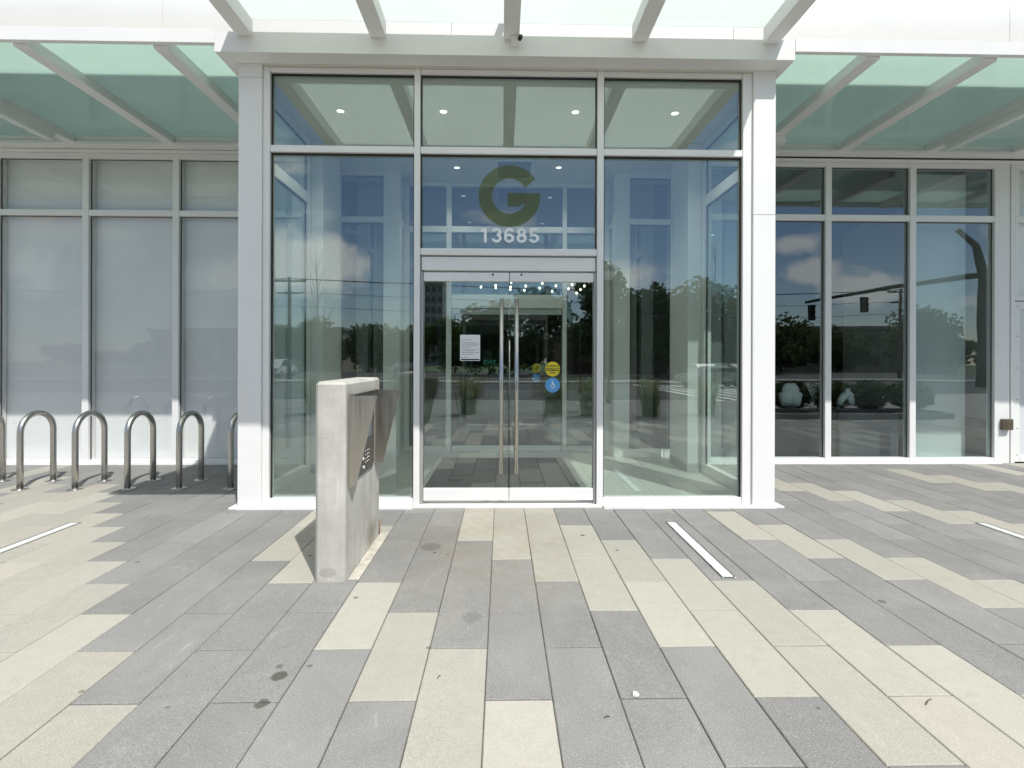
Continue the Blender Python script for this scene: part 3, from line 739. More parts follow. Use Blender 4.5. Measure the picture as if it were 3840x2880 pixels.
# store lamps
random.seed(5)
proto = None; cnt = 0
PB = [(-.77, (18.6,)), (-.23, (18.2, 18.8)), (.31, (17.4, 18.6, 19.2)), (.85, (17.0, 18.3, 19.4)), (1.39, (16.5, 17.6, 18.8)), (1.93, (16.2, 17.1, 18.2, 19.6)), (2.47, (15.9, 16.8, 17.9, 18.9)), (2.95, (17.2, 18.2, 19.1, 20.1))]
ROWN = ['first', 'second', 'third', 'fourth', 'fifth', 'sixth', 'seventh', 'last']
for ri_, (x, ys) in enumerate(PB):
    for yi, y in enumerate(ys):
        lab = 'small glowing pendant bulb in the %s row from the left, %s' % (ROWN[ri_], ('nearest the door', 'one behind the nearest', 'third back from the door', 'farthest back')[yi])
        if proto is None:
            proto = thing('pendant_bulb', (x, y, 4.28), lab, 'pendant lamp', 'pendant bulbs in the store ceiling')
            MB().lathe([(.012, .05), (.03, .03), (.038, 0), (.028, -.03), (.008, -.042)], (x, y, 4.28), 12).build('bulb', LAMP, proto)
            MB().cyl((x, y, 4.33), (x, y, 4.72), .006, .006, 6).build('cord', BLACKR, proto)
            p0 = (x, y)
        else:
            copy_tree(proto, (x - p0[0], y - p0[1], 0), lab)

# ================================================================== CANOPIES
CZ = 4.93
def side_canopy(xs, x0, x1, label):
    t = thing('glass_canopy', ((x0 + x1) / 2, 7.8, 4.7), label, 'canopy')
    mb = MB(); mb.box(x0, x1, 7.70, 7.825, 4.83, 4.915, .004); mb.box(x0, x1, 7.66, 7.826, 4.775, 4.827, .004); mb.build('wall_ledger', WHITE, t)
    for x in xs:
        mb = MB(); mb.box(x - .075, x + .075, 5.325, 7.698, 4.80, 4.915, .004); mb.build('beam', WHITE, t)
    mb = MB(); mb.box(x0, x1, 5.27, 5.322, 4.83, 4.97, .004); mb.build('front_fascia', WHITE, t)
    e = [x0 + .004] + list(xs) + [x1 - .004]
    for a, b in zip(e, e[1:]):
        MB().box(a + .003, b - .003, 5.324, 7.82, 4.918, 4.936).build('glass_panel', CANG, t)
    return t
LX = [-10.85, -9.35, -7.86, -6.41, -4.95, -3.53]
RX = [3.93, 5.20, 6.57, 7.92, 9.3, 10.7]
lc = side_canopy(LX, -12.5, -2.955, 'frosted glass canopy on white beams over the bike racks')
rc = side_canopy(RX, 3.065, 12.6, 'frosted glass canopy on white beams over the display windows')
for t, x in ((lc, -3.53), (rc, 3.93)):
    MB().box(x - .10, x + .10, 7.15, 7.655, 4.70, 4.797, .004).build('bracket', WHITE, t)
def linear_light(x, label):
    t = thing('linear_light', (x, 6.5, 4.72), label, 'light fixture', 'linear lights under the canopy beams')
    MB().box(x - .06, x + .06, 5.6, 7.35, 4.70, 4.798, .004).build('housing', WHITE, t)
    MB().box(x - .045, x + .045, 5.63, 7.32, 4.694, 4.701).build('diffuser', LENS, t)
linear_light(-6.41, 'long white linear light under a canopy beam above the bike racks')
linear_light(6.57, 'long white linear light under a canopy beam above the display windows')
# front canopy
fc = thing('glass_canopy', (.09, 5.2, 4.95), 'frosted white glass canopy projecting high over the entrance forecourt', 'canopy')
FX = [-2.64, -1.28, .09, 1.42, 2.80]
for x in FX:
    MB().box(x - .08, x + .08, 2.85, 5.266, 4.905, 5.07, .004).build('beam', WHITE, fc)
mb = MB(); mb.box(-2.76, 2.99, 2.78, 2.847, 4.95, 5.12, .004); mb.build('front_fascia', WHITE, fc)
e = [-2.76] + FX[1:-1] + [2.99]
for a, b in zip(e, e[1:]): MB().box(a + .003, b - .003, 2.85, 5.27, 5.074, 5.092).build('glass_panel', CANW, fc)
# unseen shelf added to keep sun and sky off the rear canopy glass
ss = thing('shade_caster', (.08, YW, 6.9), 'added white shelf out of view above, casting shade on the glass canopies', 'shade_caster')
MB().box(-13, 13.5, 4.68, 7.35, 6.98, 7.06, .01).build('shelf', WHITE, ss)
for x in (-12.5, .08, 13.0): MB().box(x - .05, x + .05, 7.355, YW - .025, 6.985, 7.055).build('arm', WHITE, ss)
# little camera on the fascia
sc_ = thing('security_camera', (.13, 5.2, 4.84), 'tiny black and white camera on the cornice above the doors', 'camera')
MB().box(.085, .155, 5.18, 5.269, 4.835, 4.902, .006).build('housing', WHITE, sc_)
MB().cyl((.185, 5.20, 4.90), (.172, 5.17, 4.855), .022, .02, 14).build('lens_barrel', BLACKR, sc_)

# ================================================================== BIKE RACKS
def rack_proto(x, label):
    y0, y1, rr, H = 6.33, 6.79, .034, .945
    t = thing('bike_rack', (x, (y0 + y1) / 2, 0), label, 'bike rack', 'steel hoop bike racks by the window wall')
    cy = (y0 + y1) / 2; rad = (y1 - y0) / 2
    pts = [(x, y0, .004), (x, y0, .3), (x, y0, H - rr - rad)] + [(x, cy - rad * math.cos(R(a)), H - rr - rad + rad * math.sin(R(a))) for a in range(9, 180, 9)] + [(x, y1, H - rr - rad), (x, y1, .3), (x, y1, .004)]
    MB().tube(pts, rr, 20).build('hoop', STEEL, t)
    for y in (y0, y1):
        f = MB().lathe([(.085, .001), (.085, .008), (.080, .011), (rr + .004, .011), (rr + .004, .014)], (x, y, 0), 28).build('base_flange', STEEL, t)
        for a in (45, 135, 225, 315): MB().cyl((x + .062 * math.cos(R(a)), y + .062 * math.sin(R(a)), .011), (x + .062 * math.cos(R(a)), y + .062 * math.sin(R(a)), .017), .007, .006, 8).build('bolt', STEEL, f)
    return t
RL = ['bike rack hoop cut by the left edge of the picture', 'steel hoop rack in full sun, second counting from the left edge', 'sunlit hoop rack crossing the first window mullion', 'hoop rack at the edge of the shadow on the paving',
      'shaded hoop rack crossing the second window mullion', 'shaded hoop rack half hidden behind the white left pillar']
p = rack_proto(-6.52, RL[0])
for x, l in zip((-5.87, -5.21, -4.58, -3.955, -3.33), RL[1:]): copy_tree(p, (x + 6.52, 0, 0), l)

# ================================================================== INTERCOM KIOSK
K = thing('intercom_pillar', (-1.22, 4.17, 0), 'concrete intercom pillar with folded steel hood cheeks in front of the doors', 'intercom pillar')
mb = MB(); mb.box(-1.332, -1.117, 3.658, 4.69, -.02, 1.432)
es_ = [e for e in mb.bm.edges if abs(e.verts[0].co.z - e.verts[1].co.z) > 1 or (e.verts[0].co.z > 1 and e.verts[1].co.z > 1)]
bmesh.ops.bevel(mb.bm, geom=es_, offset=.022, segments=1, affect='EDGES')
mb.build('concrete_pillar', CONC, K)
# stainless recess frame and plate on the right face
xr = -1.117
plate = MB().prism([(3.75, .70), (3.76, .68), (4.40, .68), (4.44, .72), (4.44, 1.325), (3.75, 1.325)], 'x', xr, xr + .012).build('control_plate', DKSTEEL, K)
MB().box(xr + .0125, xr + .017, 3.98, 4.33, .95, 1.22, .001).build('screen', SCREEN, plate)
mb = MB()
for i in range(4):
    for j in range(3): mb.cyl((xr + .012, 4.16 + j * .05, .755 + i * .03), (xr + .018, 4.16 + j * .05, .755 + i * .03), .009, .008, 10)
mb.build('keypad', STEEL, plate)
MB().box(xr + .0125, xr + .022, 3.90, 3.95, .76, .90, .003).build('card_reader', BLACKR, plate)
for z, y in ((.73, 4.10), (.80, 4.08)): MB().cyl((xr + .012, y, z), (xr + .02, y, z), .013, .012, 14).build('call_button', NUMW, plate)
MB().prism([(xr, 1.328), (xr + .212, 1.328), (xr + .062, .685), (xr, .652)], 'y', 3.722, 3.728).build('hood_cheek', BRUSH, K)
MB().prism([(xr, 1.328), (xr + .225, 1.328), (xr + .075, .685), (xr, .685)], 'y', 4.497, 4.503).build('hood_cheek', BRUSH, K)
MB().box(xr + .001, xr + .03, 3.73, 4.495, 1.329, 1.334).build('hood_lip', STEEL, K)
mb = MB(); pts = [(-1.09, 4.70, .002), (-1.095, 4.71, .10), (-1.12, 4.693, .16)]; mb.tube([(xr + .006, 4.66, .005), (xr + .008, 4.67, .07), (xr + .003, 4.672, .13)], .006, 8); mb.build('cable_stub', simple('rusty_cable', (.26, .13, .08), .6), K)
mb = MB(); mb.box(-1.11, -1.03, 3.70, 4.72, -.012, .0035, .002); 
tag(mb.build('mortar_strip', simple('pale_mortar', (.56, .53, .46), .9, 0, .3, 12, .4, 60)), 'narrow pale mortar strip along the foot of the intercom pillar', 'mortar strip')

# ================================================================== IN GROUND LIGHT STRIPS
def strip(x, y0, y1, label):
    t = thing('ground_light', (x, (y0 + y1) / 2, 0), label, 'ground light', 'linear lights set in the paving')
    mb = MB(); w = .052
    mb.box(x - w, x - w + .012, y0, y1, -.005, .007, .001); mb.box(x + w - .012, x + w, y0, y1, -.005, .007, .001)
    mb.box(x - w + .0125, x + w - .0125, y0, y0 + .012, -.005, .007); mb.box(x - w + .0125, x + w - .0125, y1 - .012, y1, -.005, .007)
    mb.build('frame', STEEL, t)
    MB().box(x - w + .0127, x + w - .0127, y0 + .0125, y1 - .0125, -.004, .005).build('lens', LENS, t)
strip(1.668, 3.69, 4.985, 'white linear light set in the paving right of the doors')
strip(-4.13, 3.69, 5.03, 'white linear light set in the beige paving near the bike racks')
strip(4.715, 3.69, 4.925, 'white linear light set in the paving by the display windows, at the right edge')

# litter
mb = MB(); mb.prism([(.622, 2.39), (.640, 2.383), (.655, 2.395), (.646, 2.412), (.634, 2.418)], 'z', .003, .012); tag(mb.build('litter_scrap', LITTER), 'tiny white scrap lying on the grey pavers near the bottom edge', 'litter')
for (x, y, a, l, lab) in ((1.99, 2.33, .6, .07, 'thin dark twig on the beige pavers at bottom right'), (-.31, 2.55, 1.2, .03, 'tiny curled twig on the beige paver left of centre'), (.47, 2.25, .4, .03, 'short dark twig on the grey paver at bottom centre')):
    mb = MB(); c, s = math.cos(a), math.sin(a)
    mb.tube([(x - c * l / 2, y - s * l / 2, .005), (x, y + .004, .007), (x + c * l / 2, y + s * l / 2, .004)], .0022, 6)
    tag(mb.build('twig', TWIG), lab, 'twig')

# ================================================================== SHOP DISPLAY (right bay)
pl_ = thing('display_plinth', (4.4, 8.5, 0), 'black display plinth carrying the larger mannequin and the flower vase', 'plinth')
MB().box(3.4, 5.46, 8.2, 8.85, -.003, .78, .01).build('body', PLINTH, pl_)
MB().box(3.38, 5.48, 8.18, 8.87, .782, .815, .006).build('top', PLINTH, pl_)
pl2 = thing('display_plinth', (6.0, 8.5, 0), 'grey display bench under the smaller mannequin', 'plinth')
mb = MB(); mb.box(5.51, 6.51, 8.2, 8.85, -.003, .78, .05); mb.build('body', GREYP, pl2)
MB().box(5.50, 6.53, 8.18, 8.87, .782, .815, .006).build('top', PLINTH, pl2)
def lower_form(x, y, z0, w, h, label, narrow):
    t = thing('mannequin_form', (x, y, z0), label, 'mannequin', 'white lower body display forms')
    mb = MB()
    if not narrow:
        prof = [(.17, .62), (.19, .64), (.215, .70), (.225, .80), (.20, .90), (.155, .97), (.13, 1.0), (.12, 1.005)]
        for s in (-1, 1):
            mb.lathe([(.085 * w / .3, 0), (.10 * w / .3, .25 * h), (.115 * w / .3, .50 * h), (.10 * w / .3, .60 * h)], (x + s * .27 * w, y, z0 + .03), 20)
        mb.lathe([(.02, .38 * h), (.42 * w, .46 * h), (.50 * w, .60 * h), (.49 * w, .74 * h), (.40 * w, .88 * h), (.29 * w, .96 * h), (.27 * w, 1.0 * h)], (x, y, z0 + .03), 28, 1, .68)
    else:
        for s, b in ((-1, .02), (1, 0)):
            mb.tube([(x + s * .36 * w - (.06 if s < 0 else 0) * w, y, z0 + .03), (x + s * .30 * w, y, z0 + .03 + .35 * h), (x + s * .10 * w + .05 * w, y, z0 + .03 + .62 * h)], [.13 * w, .20 * w, .22 * w], 18)
        mb.lathe([(.05 * w, .45 * h), (.34 * w, .55 * h), (.36 * w, .66 * h), (.24 * w, .78 * h), (.14 * w, .84 * h), (.14 * w, 1.0 * h)], (x + .12 * w, y, z0 + .03), 26, 1, .7)
    mb.build('body_form', MANN, t)
    mb = MB(); mb.cyl((x + (.27 if not narrow else .36) * w, y, z0), (x + (.27 if not narrow else .36) * w, y, z0 + .06), .012, .012, 10); mb.cyl((x, y, z0 + .001), (x, y, z0 + .012), .10, .10, 24)
    mb.build('stand', DKSTEEL, t)
lower_form(4.845, 8.45, .816, .285, .38, 'larger white hip and thigh mannequin form in the display window', False)
lower_form(5.785, 8.45, .816, .275, .295, 'smaller white mannequin form with a narrow neck in the display window', True)
fl = thing('flower_vase', (5.24, 8.5, .816), 'pale flowers in a vase behind the window mullion', 'flowers')
MB().lathe([(.045, 0), (.055, .04), (.05, .12), (.03, .17), (.034, .19)], (5.24, 8.5, .817), 20).build('vase', DKGLASS, fl)
mb = MB(); random.seed(11)
for i in range(10):
    a = random.uniform(0, 6.28); rr = random.uniform(.02, .12); z = random.uniform(.26, .40)
    c = Vector((5.24 + rr * math.cos(a), 8.5 + rr * math.sin(a), .817 + z))
    for k in range(7):
        b = k / 7 * 6.28; d = Vector((math.cos(b), math.sin(b) * .7, .35)) * .045; w = Vector((-math.sin(b), math.cos(b), 0)) * .018
        mb.bm.faces.new([mb.bm.verts.new(c), mb.bm.verts.new(c + d * .6 + w), mb.bm.verts.new(c + d), mb.bm.verts.new(c + d * .6 - w)])
    mb.tube([(5.24, 8.5, .98), tuple(c)], .003, 5)
mb.build('blooms', NUMW, fl)
pp = thing('display_partition', (7.18, 8.23, 0), 'tall white partition panel in the rightmost display window', 'partition')
MB().box(6.76, 7.60, 8.20, 8.26, .05, 4.66, .006).build('panel', WHITE_IN, pp)
MB().box(6.72, 7.64, 8.14, 8.32, .031, .05, .004).build('foot', WHITE_IN, pp)
sw = MB(); sw.box(8.14, 8.24, 8.12, 12, -.003, 4.70, .003); tag(sw.build('side_partition', WHITE_IN), 'white side wall inside the display window next to the service door', 'partition')
MB().box(3.0, 8.13, 8.0, 8.12, -.004, .03, .003).build('window_stool', WHITE_IN, rw)
mb = MB(); mb.box(2.98, 10.2, 8.0, 9.04, 4.705, 4.76); mb.build('bay_ceiling', DARKCEIL, rw)
for x, y, l in ((4.6, 9.8, 'downlight in the store ceiling behind the first display pane'), (5.2, 12.5, 'farther downlight in the store ceiling behind the first display pane')):
    downlight(x, y, 4.718, l)

# ================================================================== ACROSS THE STREET (seen in the glass)
def tree(name, x, y, H, rad, trunk_h, leafs, lm, label, squash=1.0, seed=0, lsz=.28):
    rnd = random.Random(seed)
    t = thing(name, (x, y, 0), label, 'tree', 'trees across the street')
    mb = MB()
    mb.tube([(x, y, -.3), (x + .05, y, trunk_h * .5), (x - .05, y + .05, trunk_h), (x + .1, y, H * .8)], [.035 * H * .7, .028 * H * .7, .022 * H * .7, .02], 10)
    lobes = []
    for i in range(16):
        a = rnd.uniform(0, 6.28); r = rad * rnd.uniform(.1, .72); z = trunk_h + (H - trunk_h) * rnd.uniform(.16, .86)
        sh = 1 - abs((z - trunk_h) / (H - trunk_h) - .4)
        c = Vector((x + r * sh * math.cos(a), y + r * sh * math.sin(a), z)); lobes.append((c, rad * rnd.uniform(.28, .5)))
        mb.tube([(x, y, trunk_h * .8 + (z - trunk_h) * .3), tuple((Vector((x, y, z)) + c) / 2 - Vector((0, 0, .3))), tuple(c)], [.05, .035, .012], 6)
    mb.build('trunk', TRUNK, t)
    bm = bmesh.new()
    for i in range(leafs):
        c, r = rnd.choice(lobes)
        d = Vector((rnd.gauss(0, 1), rnd.gauss(0, 1), rnd.gauss(0, .8))).normalized() * r * rnd.random() ** .4
        p = c + d; s = lsz * rnd.uniform(.6, 1.3)
        u = Vector((rnd.gauss(0, 1), rnd.gauss(0, 1), rnd.gauss(0, .6))).normalized(); w = u.orthogonal().normalized()
        vs = [bm.verts.new(p + u * s * .6), bm.verts.new(p + w * s * .35), bm.verts.new(p - u * s * .6), bm.verts.new(p - w * s * .35)]
        bm.faces.new(vs)
    me = bpy.data.meshes.new('crown'); bm.to_mesh(me); bm.free(); me.materials.append(lm)
    o = bpy.data.objects.new('crown', me); COL.objects.link(o); o.parent = t; me.transform(Matrix.Translation(-Vector(t.location)))
    return t
TT = [(-34, -66, 6.2, 3.2, 'low rounded tree beyond the far car park, at the left end of the row'), (-27, -64, 6.8, 3.5, 'bushy tree left of the utility pole beyond the car park'), (-20, -66, 6.5, 3.2, 'bushy tree behind the utility pole'),
      (-13, -63, 7.2, 3.6, 'mid green tree just right of the utility pole'), (-7, -65, 7.6, 3.4, 'mid green tree reflected left of the doors'), (-1.5, -50, 8.6, 3.6, 'dark tree reflected at the middle of the doors'), (4, -46, 9.4, 3.8, 'dark tall tree reflected in the right door'),
      (10.5, -42, 11.4, 3.6, 'tall dark tree reflected in the right vestibule pane'), (16, -41, 10.6, 3.4, 'second tall dark tree beside the lamp post reflection'), (21, -44, 10.5, 3.4, 'dark tree behind the right pillar reflection'),
      (27, -44, 9.2, 3.5, 'dark tree reflected in the first display pane'), (34, -52, 6.5, 3.4, 'lower tree reflected between the display panes'), (42, -60, 7.5, 4, 'tree beyond the traffic signal'), (52, -62, 6.4, 3.6, 'low tree at the far right of the row'), (64, -60, 9, 5, 'big tree behind the signal pole')]
for i, (x, y, H, r, l) in enumerate(TT):
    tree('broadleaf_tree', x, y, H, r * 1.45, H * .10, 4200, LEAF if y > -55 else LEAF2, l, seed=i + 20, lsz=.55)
rnd = random.Random(99); bm = bmesh.new()
for i in range(9000):
    x = rnd.uniform(-190, 210); hgt = 8.5 + 3 * math.sin(x * .045) + 2 * math.sin(x * .13 + 1) + 1.2 * math.sin(x * .37)
    p = Vector((x, -205 + rnd.uniform(-8, 8), hgt * rnd.random() ** .7)); s_ = rnd.uniform(.9, 2.2)
    u = Vector((rnd.gauss(0, 1), rnd.gauss(0, 1), rnd.gauss(0, .6))).normalized(); w_ = u.orthogonal().normalized()
    bm.faces.new([bm.verts.new(p + u * s_), bm.verts.new(p + w_ * s_ * .6), bm.verts.new(p - u * s_), bm.verts.new(p - w_ * s_ * .6)])
me = bpy.data.meshes.new('woodland'); bm.to_mesh(me); bm.free(); me.materials.append(LEAF)
o = bpy.data.objects.new('woodland', me); COL.objects.link(o); o['kind'] = 'stuff'; o['label'] = 'far belt of dark woodland along the horizon'
# bare saplings
def sapling(x, y, H, label, seed):
    rnd = random.Random(seed); t = thing('bare_sapling', (x, y, 0), label, 'tree')
    mb = MB(); mb.tube([(x, y, 0), (x + .05, y, H * .5), (x - .03, y, H)], [.035, .022, .004], 7)
    mb.build('trunk', TRUNK, t)
    mb = MB()
    for i in range(26):
        z = H * rnd.uniform(.3, .95); a = rnd.uniform(0, 6.28); l = (H - z) * rnd.uniform(.25, .5) + .25
        d = Vector((math.cos(a) * .45, math.sin(a) * .45, .9))
        p0 = Vector((x, y, z)); p1 = p0 + d * l * .5; p2 = p0 + d * l + Vector((0, 0, .1))
        mb.tube([tuple(p0), tuple(p1), tuple(p2)], [.010, .007, .002], 5)
    mb.build('branches', TRUNK, t)
sapling(-6.4, -6.6, 5.4, 'thin bare sapling reflected in the left vestibule pane', 1)
sapling(7.3, -6.2, 5.6, 'thin bare sapling reflected in the right vestibule pane', 2)
sapling(9.4, -7.4, 5.0, 'thin bare sapling reflected beside the right pillar', 3)
# grass clumps and bed
def clump(x, y, H, n, label, seed):
    rnd = random.Random(seed); mb = MB()
    for i in range(n):
        a = rnd.uniform(0, 6.28); b0 = Vector((x + rnd.gauss(0, .10), y + rnd.gauss(0, .10), 0)); out = rnd.uniform(.1, .75) * H; h = H * rnd.uniform(.6, 1.05)
        d = Vector((math.cos(a), math.sin(a), 0)); w = Vector((-d.y, d.x, 0)) * .009
        pts = [b0, b0 + d * out * .25 + Vector((0, 0, h * .6)), b0 + d * out * .65 + Vector((0, 0, h * .95)), b0 + d * out + Vector((0, 0, h * .8))]
        L_ = [mb.bm.verts.new(p + w * (1 - k / 3.2)) for k, p in enumerate(pts)]; R_ = [mb.bm.verts.new(p - w * (1 - k / 3.2)) for k, p in enumerate(pts)]
        for k in range(3): mb.bm.faces.new((L_[k], L_[k + 1], R_[k + 1], R_[k]))
    tag(mb.build('grass_clump', GRASSB), label, 'ornamental grass', 'ornamental grass clumps along the forecourt')
CL = ['far left', 'second from left', 'third from left', 'middle', 'fifth from left', 'sixth from left', 'far right']
for i, (x, y) in enumerate(((-5.6, -4.3), (-3.0, -4.2), (-1.0, -4.1), (1.6, -4.2), (2.6, -3.9), (4.3, -3.6), (6.2, -4.2))):
    clump(x, y, 1.15, 420, 'ornamental grass clump on the forecourt edge, %s of the row' % CL[i], i)
bed = thing('planting_bed', (10.2, 1.1, 0), 'raised planting bed of dark shrubs right of the forecourt', 'planting bed')
MB().box(7.6, 12.6, .4, 1.9, -.02, .16, .02).build('kerb_edge', KERB, bed); MB().box(7.75, 12.45, .55, 1.75, .161, .19).build('soil', SOIL, bed)
SH = ['leftmost', 'left of centre', 'right of centre', 'rightmost']
for i, (x, y) in enumerate(((8.4, 1.1), (9.6, 1.2), (10.8, 1.05), (11.9, 1.2))):
    rnd = random.Random(60 + i); bm = bmesh.new()
    for q_ in range(900):
        d = Vector((rnd.gauss(0, 1), rnd.gauss(0, 1), rnd.gauss(0, 1))).normalized() * rnd.random() ** .4
        p = Vector((x + d.x * .62, y + d.y * .5, .62 + d.z * .42)); s = .10 * rnd.uniform(.5, 1.2)
        u = Vector((rnd.gauss(0, 1), rnd.gauss(0, 1), rnd.gauss(0, .6))).normalized(); w = u.orthogonal().normalized()
        bm.faces.new([bm.verts.new(p + u * s), bm.verts.new(p + w * s * .45), bm.verts.new(p - u * s), bm.verts.new(p - w * s * .45)])
    me = bpy.data.meshes.new('shrub'); bm.to_mesh(me); bm.free(); me.materials.append(LEAF2 if i % 2 else LEAF)
    o = bpy.data.objects.new('shrub', me); COL.objects.link(o); tag(o, 'leafy shrub in the planting bed, %s of four' % SH[i], 'shrub', 'shrubs in the planting bed')
# lamp post
lp = thing('lamp_post', (4.0, -8.0, 0), 'black lamp post with a round globe lantern by the street', 'lamp post')
MB().tube([(4, -8, 0), (4, -8, .5), (4, -8, 4.6)], [.10, .06, .045], 14).build('post', POLE, lp)
MB().lathe([(.06, -.28), (.16, -.22), (.26, -.05), (.25, .1), (.12, .24), (.03, .28)], (4, -8, 4.92), 20).build('globe', LENS, lp)
MB().lathe([(.27, .02), (.29, .10), (.16, .26), (.04, .36)], (4, -8, 4.94), 20).build('cap', POLE, lp)
# utility poles with wires
def upole(x, y, label):
    t = thing('utility_pole', (x, y, 0), label, 'utility pole', 'wooden utility poles along the street')
    MB().cyl((x, y, 0), (x, y, 8.6), .16, .11, 12).build('pole', WOODP, t)
    for z, w in ((8.2, 1.3), (7.2, 1.0)): MB().box(x - w, x + w, y - .06, y + .06, z, z + .14).build('crossarm', WOODP, t)
    mb = MB()
    for dx in (-1.1, -.55, .55, 1.1): mb.cyl((x + dx, y, 8.34), (x + dx, y, 8.52), .04, .03, 8)
    mb.build('insulators', BLACKR, t)
upole(-17.8, -32, 'wooden utility pole with two crossarms reflected in the left vestibule pane'); upole(-50, -32, 'wooden utility pole farther left along the street'); upole(38, -32, 'wooden utility pole right of the traffic signal')
for dz, dx, l in ((8.5, -1.1, 'highest'), (8.5, .55, 'second highest'), (7.35, .9, 'third'), (6.2, 0, 'lowest')):
    mb = MB(); P_ = [-50, -17.8, 38]
    for a, b in zip(P_, P_[1:]):
        mb.tube([(a + (b - a) * i / 10, -32 + dx * .2, dz - 4 * .8 * (i / 10) * (1 - i / 10)) for i in range(11)], .022, 6)
    tag(mb.build('overhead_wire', BLACKR), 'sagging overhead wire along the street, %s of four' % l, 'wire', 'overhead wires')
# traffic signal with mast arm
ts = thing('traffic_signal', (33, -18.5, 0), 'dark green traffic signal mast with a long curved arm and two signal heads', 'traffic signal')
MB().tube([(33, -18.5, -.1), (33, -18.5, 4), (33, -18.5, 7.6), (32.6, -18.6, 9.6), (31.5, -18.8, 10.8)], [.36, .32, .28, .22, .16], 14).build('mast', POLE, ts)
MB().tube([(33, -18.5, 7.6), (28, -20, 7.0), (22.5, -21.5, 6.0)], [.20, .16, .10], 12).build('mast_arm', POLE, ts)
for x, y, z in ((22.9, -21.35, 5.9), (26.2, -20.5, 6.4)):
    h = MB(); h.box(x - .22, x + .22, y - .15, y + .15, z - 1.25, z - .1, .03); h = h.build('signal_head', BLACKR, ts)
    mb = MB()
    for i in range(3): mb.cyl((x, y + .15, z - .3 - i * .37), (x, y + .30, z - .3 - i * .37), .15, .15, 14, False)
    mb.build('visors', BLACKR, h)
# cars
def car(x, y, rot, paint, label, suv=False):
    t = thing('parked_car', (x, y, 0), label, 'car', 'cars across the street')
    z0 = -.02 if y < -31 else -.125
    h = 1.7 if suv else 1.45
    prof = [(-2.2, .38), (-2.25, .75), (-2.05, .92), (-1.1, 1.0), (-.45, h - .04), (.2, h), (1.1, h - .03), (1.75, 1.02), (2.15, .95), (2.25, .7), (2.2, .36)]
    mb = MB(); mb.prism(prof, 'y', -.86, .86)
    bmesh.ops.bevel(mb.bm, geom=[e for e in mb.bm.edges if abs(e.verts[0].co.y - e.verts[1].co.y) < .01], offset=.07, segments=3, affect='EDGES')
    M = Matrix.Translation((x, y, z0)) @ Matrix.Rotation(rot, 4, 'Z')
    def fin(mb, n, m, par): bmesh.ops.transform(mb.bm, matrix=M, verts=mb.bm.verts); return mb.build(n, m, par)
    b = fin(mb, 'body', paint, t)
    mb = MB(); g_ = [(-.92, 1.03), (-.42, h - .11), (.2, h - .08), (1.02, h - .11), (1.5, 1.04)]; mb.prism(g_, 'y', -.868, .868); fin(mb, 'side_glass', DKGLASS, b)
    for wx in (-1.38, 1.35):
        for wy in (-.80, .80):
            mb = MB(); mb.cyl((wx, wy - .11, .33), (wx, wy + .11, .33), .33, .33, 22); w_ = fin(mb, 'wheel', TYRE, t)
            mb = MB(); mb.cyl((wx, wy + (.112 if wy > 0 else -.112), .33), (wx, wy + (.118 if wy > 0 else -.118), .33), .20, .18, 18); fin(mb, 'rim', GALV, w_)
    for wy in (-.62, .62):
        mb = MB(); mb.box(-2.27, -2.2, wy - .16, wy + .16, .68, .80, .02); fin(mb, 'headlight', LENS, t)
        mb = MB(); mb.box(2.2, 2.27, wy - .16, wy + .16, .72, .86, .02); fin(mb, 'tail_light', CARR, t)
car(19, -37.2, R(92), CARW, 'white car in the car park behind the first display pane reflection'); car(22.2, -37.3, R(88), CARS, 'silver car beside the white car in the car park')
car(-9, -37.4, R(90), CARD, 'dark car in the car park reflected left of the doors'); car(-21, -37.4, R(91), CARW, 'white tall car in the car park near the utility pole', True); car(14, -22.5, 0, CARS, 'silver car driving on the far lane')
# buildings
def block(name, x0, x1, y0, y1, h, mat, rows, cols, label, cat='building'):
    t = thing(name, ((x0 + x1) / 2, y1, 0), label, cat)
    MB().box(x0, x1, y0, y1, -.3, h).build('wall', mat, t)
    MB().box(x0 - .3, x1 + .3, y0 - .3, y1 + .3, h + .002, h + .5, .03).build('roof', CONCB, t)
    k = 0
    for r_ in range(rows):
        for c_ in range(cols):
            w = (x1 - x0) / cols; a = x0 + w * (c_ + .2); b = x0 + w * (c_ + .8); z0 = h / rows * (r_ + .25); z1 = h / rows * (r_ + .8)
            MB().box(a, b, y1 + .002, y1 + .06, z0, z1).build('window', DKGLASS, t)
    return t
block('retail_block', -60, -26, -95, -72, 6.5, BRICKB, 1, 9, 'long tan low retail block beyond the trees on the left')
block('retail_block', 36, 78, -90, -70, 7.2, CONCB, 2, 10, 'long grey retail block beyond the traffic signal')
block('apartment_tower', -28, -20, -175, -160, 34, CONCB, 10, 4, 'distant grey apartment tower rising over the trees')
block('brick_shop', 8, 30, -66, -50, 5.5, simple('dark_brick', (.10, .06, .045), .85, 0, .3, 6), 1, 6, 'dark brick shop hidden behind the tall trees')

